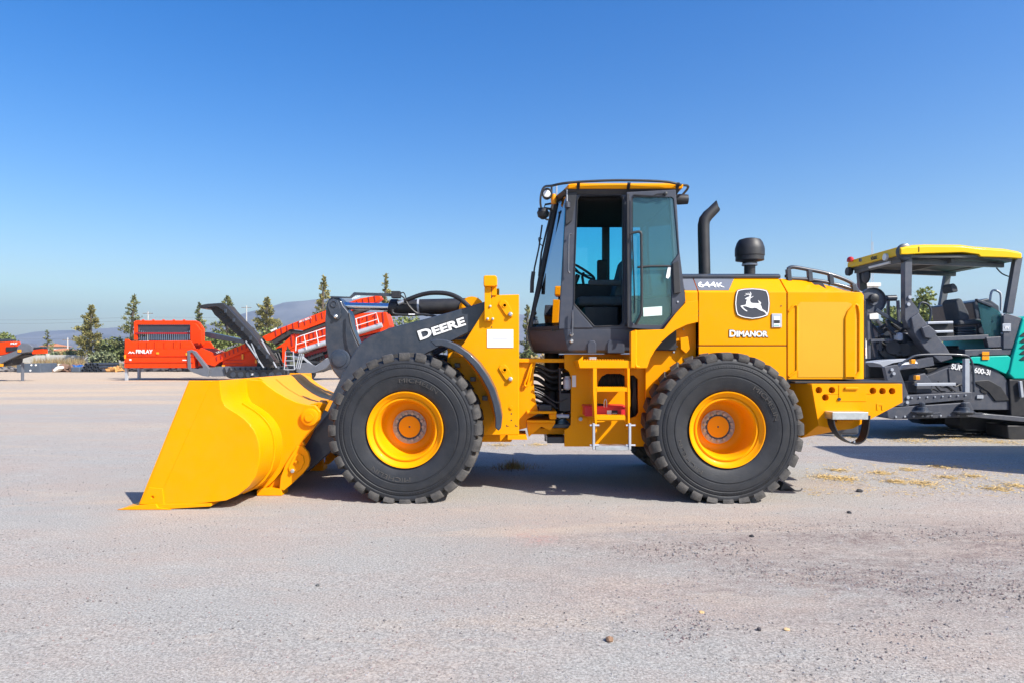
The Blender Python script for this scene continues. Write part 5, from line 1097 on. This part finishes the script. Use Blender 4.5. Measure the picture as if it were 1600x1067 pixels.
def conifer(label, px, top, base, y, wpx, seed, mat=0, dens=1., lean=0., group='conifers along the yard edge', bare=.12, name='conifer_tree'):
    r = random.Random(seed); x = PX(px, y); H = PZ(top, y); Wd = wpx*(DIST+y)/FPX/2
    t = thing(name, label, 'tree', (x, y, 0), group)
    tube('trunk', t, BARK, [(x,y,0),(x+lean*.3,y,H*.4),(x+lean*.7,y,H*.75),(x+lean,y,H*.99)], [.03*H,.022*H,.012*H,.004*H], 8)
    bm = bmesh.new(); bb = bmesh.new(); nb = int(95*dens)
    for i in range(nb):
        f = bare+(1-bare)*(i/nb)**.85; a = r.uniform(0,6.283); lump = .65+.5*1.3*noise.noise(Vector((f*8, seed, a*.8)))+r.uniform(-.15,.3)
        L = Wd*1.75*(1-f)**.95*max(.12,lump)**1.5+.06; z0 = H*f
        d = Vector((math.cos(a), math.sin(a), .10+.5*f+r.uniform(-.2,.2))); o = Vector((x+lean*f, y, z0))
        tip = o+d*L; add_bar(bb, o, tip-Vector((0,0,.06*L)), .03+.015*L, .03)
        nl = int((16+44*L)*dens**.5)
        for k in range(nl):
            g = r.uniform(.2,1)**.65; p = o+d*L*g+Vector((0,0,-.10*L*g*g))+Vector((r.gauss(0,.05+.10*L*(1-g*.5)) for _ in range(3)))
            leaf(bm, p, r.uniform(.16,.42)*(1-.3*f), r, d+Vector((0,0,.35)), .26)
    for k in range(int(50*dens)): leaf(bm, Vector((x+lean+r.gauss(0,.05), y+r.gauss(0,.05), H*r.uniform(.88,.985))), .22, r, Vector((0,0,1)), .2)
    finish('branches', bb, BARK, t, smooth=False); finish('crown', bm, CON[mat], t, smooth=False, recalc=False)
    return t
def bush(label, px, top, y, wpx, seed, mat=0, n=2600, ls=.28, cat='shrub', name='shrub', group='shrubs along the yard edge', trunk=False):
    r = random.Random(seed); x = PX(px, y); H = max(.1, PZ(top, y))*(1.18 if y > 20 else 1); Wd = wpx*(DIST+y)/FPX/2
    t = thing(name, label, cat, (x, y, 0), group); bs_ = bmesh.new(); bm = bmesh.new(); cl = []
    for k in range(20):
        a = r.uniform(0,6.283); q = r.random()**.5; zz = r.uniform(.18 if not trunk else .42,.86)
        c = Vector((x+math.cos(a)*q*Wd*.75, y+math.sin(a)*q*min(Wd,2.2)*.75, H*zz*(1-.25*q))); cl.append((c, (.20+.14*r.random())*min(H,Wd*1.6)))
        add_bar(bs_, (x,y,H*(.02 if not trunk else .25)), c, min(.05,H*.02), min(.05,H*.02))
    if trunk: add_bar(bs_, (x,y,0), (x,y,H*.4), .22, .22)
    for k in range(n):
        c, s = cl[r.randrange(20)]; d = Vector((r.gauss(0,1), r.gauss(0,1), r.gauss(0,1))).normalized(); p = c+d*s*r.random()**.4
        if p.z < .02: p.z = r.uniform(.02,.06 if H < .6 else .3)
        leaf(bm, p, ls*r.uniform(.6,1.3), r, None, .45)
    finish('stems', bs_, BARK, t, smooth=False); finish('foliage' if cat == 'shrub' else 'crown', bm, LEAF[mat], t, smooth=False, recalc=False)
    return t
conifer('full olive conifer standing alone left of the red hopper', 141, 478, 576, 84, 46, 11, 1, 1.3, .1)
conifer('tall sparse leaning conifer just behind the red hopper end', 203, 462, 576, 80, 40, 12, 0, .75, .5)
conifer('narrow conifer spire above the hopper cheek', 311, 474, 576, 86, 22, 13, 0, .7)
conifer('conifer behind the black folding conveyor head', 354, 464, 576, 82, 62, 14, 0, 1.1, .1)
conifer('broad conifer left of the lavender hill above the red conveyor', 414, 466, 576, 84, 62, 15, 1, 1.2, .3)
conifer('tall narrow conifer beside the bellcrank top', 500, 432, 576, 78, 42, 16, 1, 1.0, .5)
conifer('slender conifer spire behind the bucket cylinder', 602, 428, 576, 76, 28, 17, 1, .9, .0)
conifer('dark thin conifer in the gap before the cab front', 823, 478, 576, 78, 24, 18, 0, .6, .1)
conifer('thin small conifer beside the terracotta roofed houses', 74, 516, 576, 96, 22, 19, 0, .28, .0)
bush('dense dark tree filling the gap left of the red hopper', 178, 532, 80, 42, 31, 0, 3200, .3, 'tree', 'leafy_tree', 'leafy trees along the yard edge', True)
bush('grey green bush right of the lone conifer', 160, 548, 77, 34, 32, 2, 2000)
bush('dark green bush left of the lone conifer', 122, 547, 88, 40, 33, 0, 2200)
bush('brownish bush beyond the boundary wall', 100, 550, 90, 36, 34, 3, 1600)
bush('rounded bright green tree crown at the photo edge', 2, 519, 92, 46, 35, 1, 2600, .34, 'tree', 'leafy_tree', 'leafy trees along the yard edge', True)
bush('green bush crowding behind the second red machine', 28, 540, 94, 30, 36, 0, 1500)
bush('tree mass under the black conveyor', 345, 520, 79, 70, 37, 1, 3600, .3, 'tree', 'leafy_tree', 'leafy trees along the yard edge', True)
bush('dark bush behind the hopper cheek', 322, 540, 78, 40, 38, 0, 2000)
bush('olive tree mass below the broad conifer', 425, 518, 82, 70, 39, 1, 3200, .3, 'tree', 'leafy_tree', 'leafy trees along the yard edge', True)
bush('tree line showing under the bucket cylinder', 640, 497, 72, 76, 40, 1, 4200, .3, 'tree', 'leafy_tree', 'leafy trees along the yard edge', True)
bush('tree tops seen just right of the bellcrank', 572, 505, 74, 60, 41, 1, 3000, .3, 'tree', 'leafy_tree', 'leafy trees along the yard edge', True)
bush('tree seen beneath the lift arm beside the tower', 712, 505, 76, 60, 42, 1, 3000, .3, 'tree', 'leafy_tree', 'leafy trees along the yard edge', True)
bush('dry shrub low behind the hitch hoses', 850, 556, 70, 60, 43, 3, 1500)
bush('shrub under the cab nose', 825, 546, 74, 26, 44, 0, 1200)
bush('tree behind the cable reel of the paver', 1385, 466, 50, 50, 45, 1, 3600, .26, 'tree', 'leafy_tree', 'leafy trees beyond the paver', True)
bush('taller tree between the paver canopy posts', 1436, 447, 50, 62, 46, 1, 4200, .26, 'tree', 'leafy_tree', 'leafy trees beyond the paver', True)
bush('lower tree crown left of the paver seat', 1462, 480, 54, 46, 47, 0, 2600, .26, 'tree', 'leafy_tree', 'leafy trees beyond the paver', True)
bush('scrubby olive bush left of the small white house', 56, 545, 98, 34, 51, 3, 1600)
bush('low green bush below the far houses', 84, 550, 89, 30, 52, 2, 1400)
bush('dark scrub right behind the red hopper legs', 250, 562, 79, 90, 53, 0, 2400)
# tall dry grass before the wall, one mass
r = random.Random(77); bm = bmesh.new()
for k in range(9000):
    px = r.uniform(-80,330); y = r.uniform(70,83); h = r.uniform(.5,1.7)*(1.0 if 52 < px < 132 else .55); x = PX(px,y); a = r.uniform(0,3.14); w_ = .05
    dx, dy = math.cos(a)*w_, math.sin(a)*w_; lx, ly = r.gauss(0,.2)*h, r.gauss(0,.2)*h
    bm.faces.new([bm.verts.new(q) for q in ((x-dx,y-dy,0),(x+dx,y+dy,0),(x+lx,y+ly,h))])
tag(finish('dry_grass', bm, leaf_mat('dry grass', [(.16,.10,.05),(.26,.18,.09),(.36,.27,.14),(.15,.15,.06)]), None, smooth=False, recalc=False), 'band of tall dry grass before the far wall', 'grass', None, 'stuff')
r = random.Random(5); wd = thing('weed', 'small dry weed growing in the shade under the loader', 'weed', G(802,731)); bm = bmesh.new(); g = G(802,731)
for k in range(420):
    a = r.uniform(0,6.28); q = abs(r.gauss(0,.13)); x, y = g.x+1.5*q*math.cos(a), g.y+q*math.sin(a); h = r.uniform(.03,.15)*(1.2-min(1,q*3)); d = r.uniform(0,3.14); w_ = .004
    lx, ly = r.gauss(0,.5)*h, r.gauss(0,.5)*h
    bm.faces.new([bm.verts.new(p) for p in ((x-w_*math.cos(d),y-w_*math.sin(d),0),(x+w_*math.cos(d),y+w_*math.sin(d),0),(x+lx,y+ly,h))])
finish('blades', bm, LEAF[3], wd, smooth=False, recalc=False)
# ---------------------------------------------------------------- loose stone, straw and litter on the yard
r = random.Random(21); oct_ = [(1,0,0),(0,1,0),(-1,0,0),(0,-1,0),(0,0,1),(0,0,-1)]; of = [(0,1,4),(1,2,4),(2,3,4),(3,0,4),(1,0,5),(2,1,5),(3,2,5),(0,3,5)]
def stone_fields(n):
    V, F, MI = [], [], []
    while len(F) < n*8:
        y = -4.4+13*r.random()**1.7; hw = (y+DIST)*.80; x = r.uniform(-hw, hw)
        patch = 1 if (x > .9+.6*noise.noise(Vector((x,y*2,1))) and -3.2+noise.noise(Vector((x,y,8)))*.8 < y < -.8) else .30
        if r.random() > patch*(.6+.9*noise.noise(Vector((x*.9,y*1.5,5)))): continue
        s = .0022+.0075*r.random()**7*(1.3 if patch == 1 else 1); z = gh(x,y)+s*.15; k = len(V)
        q = [r.uniform(.6,1.3) for _ in range(6)]; a = r.uniform(0,6.3); ca, sa = math.cos(a), math.sin(a)
        for i, (ox, oy, oz) in enumerate(oct_): V.append((x+s*q[i]*(ox*ca-oy*sa), y+s*q[i]*(ox*sa+oy*ca), z+s*.7*q[i]*oz))
        mi = r.choice((0,1,1,2) if patch == 1 else (0,0,1,2)); F += [tuple(k+i for i in f) for f in of]; MI += [mi]*8
    return V, F, MI
V, F, MI = stone_fields(60000)
me = bpy.data.meshes.new('loose_gravel'); me.from_pydata(V, [], F)
for m in (node_mat('grey stone', (.27,.265,.27), .9, vs=20, var=.3), node_mat('reddish stone', (.24,.185,.175), .9, vs=20, var=.3), node_mat('dark stone', (.13,.12,.12), .9, vs=20, var=.3)): me.materials.append(m)
me.polygons.foreach_set('material_index', MI)
tag(link(bpy.data.objects.new('loose_gravel', me)), 'loose gravel scattered over the yard surface', 'gravel', None, 'stuff')
def pebble(label, px, py, s, col, seed, flat=.7):
    r = random.Random(seed); g = G(px, py); bm = bmesh.new(); bmesh.ops.create_icosphere(bm, subdivisions=2, radius=s)
    for v in bm.verts: v.co *= 1+.35*noise.noise(v.co/s*1.3+Vector((seed,0,0))); v.co.z *= flat
    for v in bm.verts: v.co += Vector((g.x, g.y, gh(g.x,g.y)+s*flat*.55))
    return tag(finish('stone', bm, node_mat('stone', col, .9, vs=30, var=.3), None, ang=25), label, 'stone')
pebble('brown round stone lying in the near foreground', 952, 999, .022, (.22,.13,.08), 1, .8)
pebble('dark stone left of the straw tufts right of the rear tyre', 1343, 768, .035, (.05,.05,.055), 2)
pebble('small black stone alone on the grey gravel', 1327, 801, .022, (.03,.03,.035), 3)
pebble('tan flat stone in the dark gravel foreground', 1229, 982, .018, (.55,.38,.20), 4, .4)
pebble('dark pebble beside the tan flat stone', 1186, 982, .014, (.05,.045,.05), 5)
pebble('small orange tan chip near the centre foreground', 1096, 953, .018, (.55,.35,.16), 6, .35)
pebble('black pebble right of the red stain', 1175, 838, .02, (.03,.03,.035), 7)
pebble('lone grey pebble in front of the bucket', 496, 914, .014, (.10,.10,.10), 8)
STRAW = leaf_mat('straw', [(.42,.28,.10),(.58,.40,.15),(.70,.52,.24)])
r = random.Random(9); bm = bmesh.new()
spots = [(1310,734,26),(1320,748,34),(1375,738,30),(1420,733,22),(1440,754,40),(1480,744,26),(1400,752,26),(1520,742,26),(1560,762,40),(1590,757,30),(1470,729,30),(1500,684,60),(1560,690,50),(1420,688,60),(1290,745,30),(1330,682,40),(780,695,26),(840,694,20)]
for px, py, w_ in spots:
    c = G(px, py); sx_ = w_*(DIST+c.y)/FPX/2
    for k in range(int(9*w_)):
        x = c.x+r.gauss(0,sx_*.55)*r.choice((1,1,2.5)); y = c.y+r.gauss(0,sx_*.55)*r.choice((1,1,2.5)); a = r.uniform(0,6.3); L = r.uniform(.015,.06); z = gh(x,y)+r.uniform(.001,.014)
        d = Vector((math.cos(a)*L, math.sin(a)*L, r.uniform(-.008,.01))); n_ = Vector((-math.sin(a), math.cos(a), 0))*.0036; p = Vector((x,y,z))
        bm.faces.new([bm.verts.new(q) for q in (p-n_, p+d-n_, p+d+n_+Vector((0,0,.002)), p+n_+Vector((0,0,.002)))])
for k in range(2600):
    c = G(r.uniform(1255,1640), r.choice((r.uniform(722,775), r.uniform(722,775), r.uniform(680,695)))); a = r.uniform(0,6.3); L = r.uniform(.012,.05)
    if noise.noise(Vector((c.x*1.3, c.y*2.2, 4))) < r.uniform(-.35,.15): continue
    d = Vector((math.cos(a)*L, math.sin(a)*L, r.uniform(-.002,.006))); n_ = Vector((-math.sin(a), math.cos(a), 0))*.003; p = c+Vector((0,0,gh(c.x,c.y)+.004))
    bm.faces.new([bm.verts.new(q) for q in (p-n_, p+d-n_, p+d+n_+Vector((0,0,.002)), p+n_+Vector((0,0,.002)))])
tag(finish('straw_litter', bm, STRAW, None, smooth=False, recalc=False), 'thin scatter of yellow straw on the gravel', 'straw', None, 'stuff')
ch = thing('wheel_chock', 'small black wheel chock with strap behind the rear tyre', 'wheel chock', G(1232,765))
g = G(1230, 765)
loft('wedge', ch, DARK, [[(g.x-.10,g.y-.05,.002),(g.x+.09,g.y-.05,.002),(g.x-.06,g.y-.05,.10)], [(g.x-.10,g.y+.10,.002),(g.x+.09,g.y+.10,.002),(g.x-.06,g.y+.10,.10)]], .005)
tube('strap', ch, DARK, [(g.x-.04,g.y-.06,.02),(g.x+.05,g.y-.09,.012),(g.x+.12,g.y-.08,.012),(g.x+.15,g.y-.06,.03)], .008, 6, 4)
# ---------------------------------------------------------------- box truck added out of view, stand-in for the unknown caster of the right-hand shadow
TK = thing('shadow_truck', 'white box truck added out of view to cast the shadow before the paver', 'truck', (10.5, 1.75, 0))
TX = 8.15
loft('cargo_box', TK, HW, [[(x,.85,.95),(x,.85,3.05),(x,1.1,3.42),(x,2.45,3.42),(x,2.7,3.05),(x,2.7,.95)] for x in (TX,TX+4.6)], .06)
for y0 in (.93, 1.80): d_ = box('rear_door', TK, WHITE, TX-.03, TX-.002, y0, y0+.83, 1.05, 3.0, .01); box('door_bar', d_, LGREY, TX-.06, TX-.031, y0+.38, y0+.42, 1.1, 2.95, .005)
box('chassis', TK, DARK, TX+.1, TX+6.4, 1.25, 2.3, .55, .94, .02); box('bumper', TK, DARK, TX-.08, TX+.1, .95, 2.6, .45, .62, .02)
loft('truck_cab', TK, HW, [[(TX+4.8,.9,.6),(TX+6.5,.9,.6),(TX+6.5,2.65,.6),(TX+4.8,2.65,.6)], [(TX+4.8,.9,1.6),(TX+6.5,.9,1.6),(TX+6.5,2.65,1.6),(TX+4.8,2.65,1.6)], [(TX+4.85,1.0,2.6),(TX+6.1,1.0,2.6),(TX+6.1,2.55,2.6),(TX+4.85,2.55,2.6)]], .06)
for x in (TX+1.2, TX+5.6):
    for y0 in (.88, 2.37): wt = lathe('wheel', TK, RUB, [(.2,0),(.44,.01),(.48,.06),(.48,.24),(.44,.29),(.2,.3)], (x,y0,.48), 'y', 28); lathe('hub', wt, LGREY, [(.2,-.004),(.12,-.03)], (x,y0,.48), 'y', 16)
# ---------------------------------------------------------------- the air between here and the hills
bm = bmesh.new(); add_box(bm, -3600, 3600, -60, 3700, -4, 250)
hz = finish('haze', bm, [], None, smooth=False)
hm = bpy.data.materials.new('haze air'); hm.use_nodes = True; t = hm.node_tree; t.nodes.clear()
o_ = t.nodes.new('ShaderNodeOutputMaterial'); pv = t.nodes.new('ShaderNodeVolumePrincipled'); t.links.new(pv.outputs[0], o_.inputs['Volume'])
pv.inputs['Color'].default_value = (.54,.74,1,1); pv.inputs['Density'].default_value = 2.8e-4; pv.inputs['Anisotropy'].default_value = .2
hz.data.materials.append(hm); tag(hz, 'thin blue haze between the yard and the hills', None, None, 'stuff')
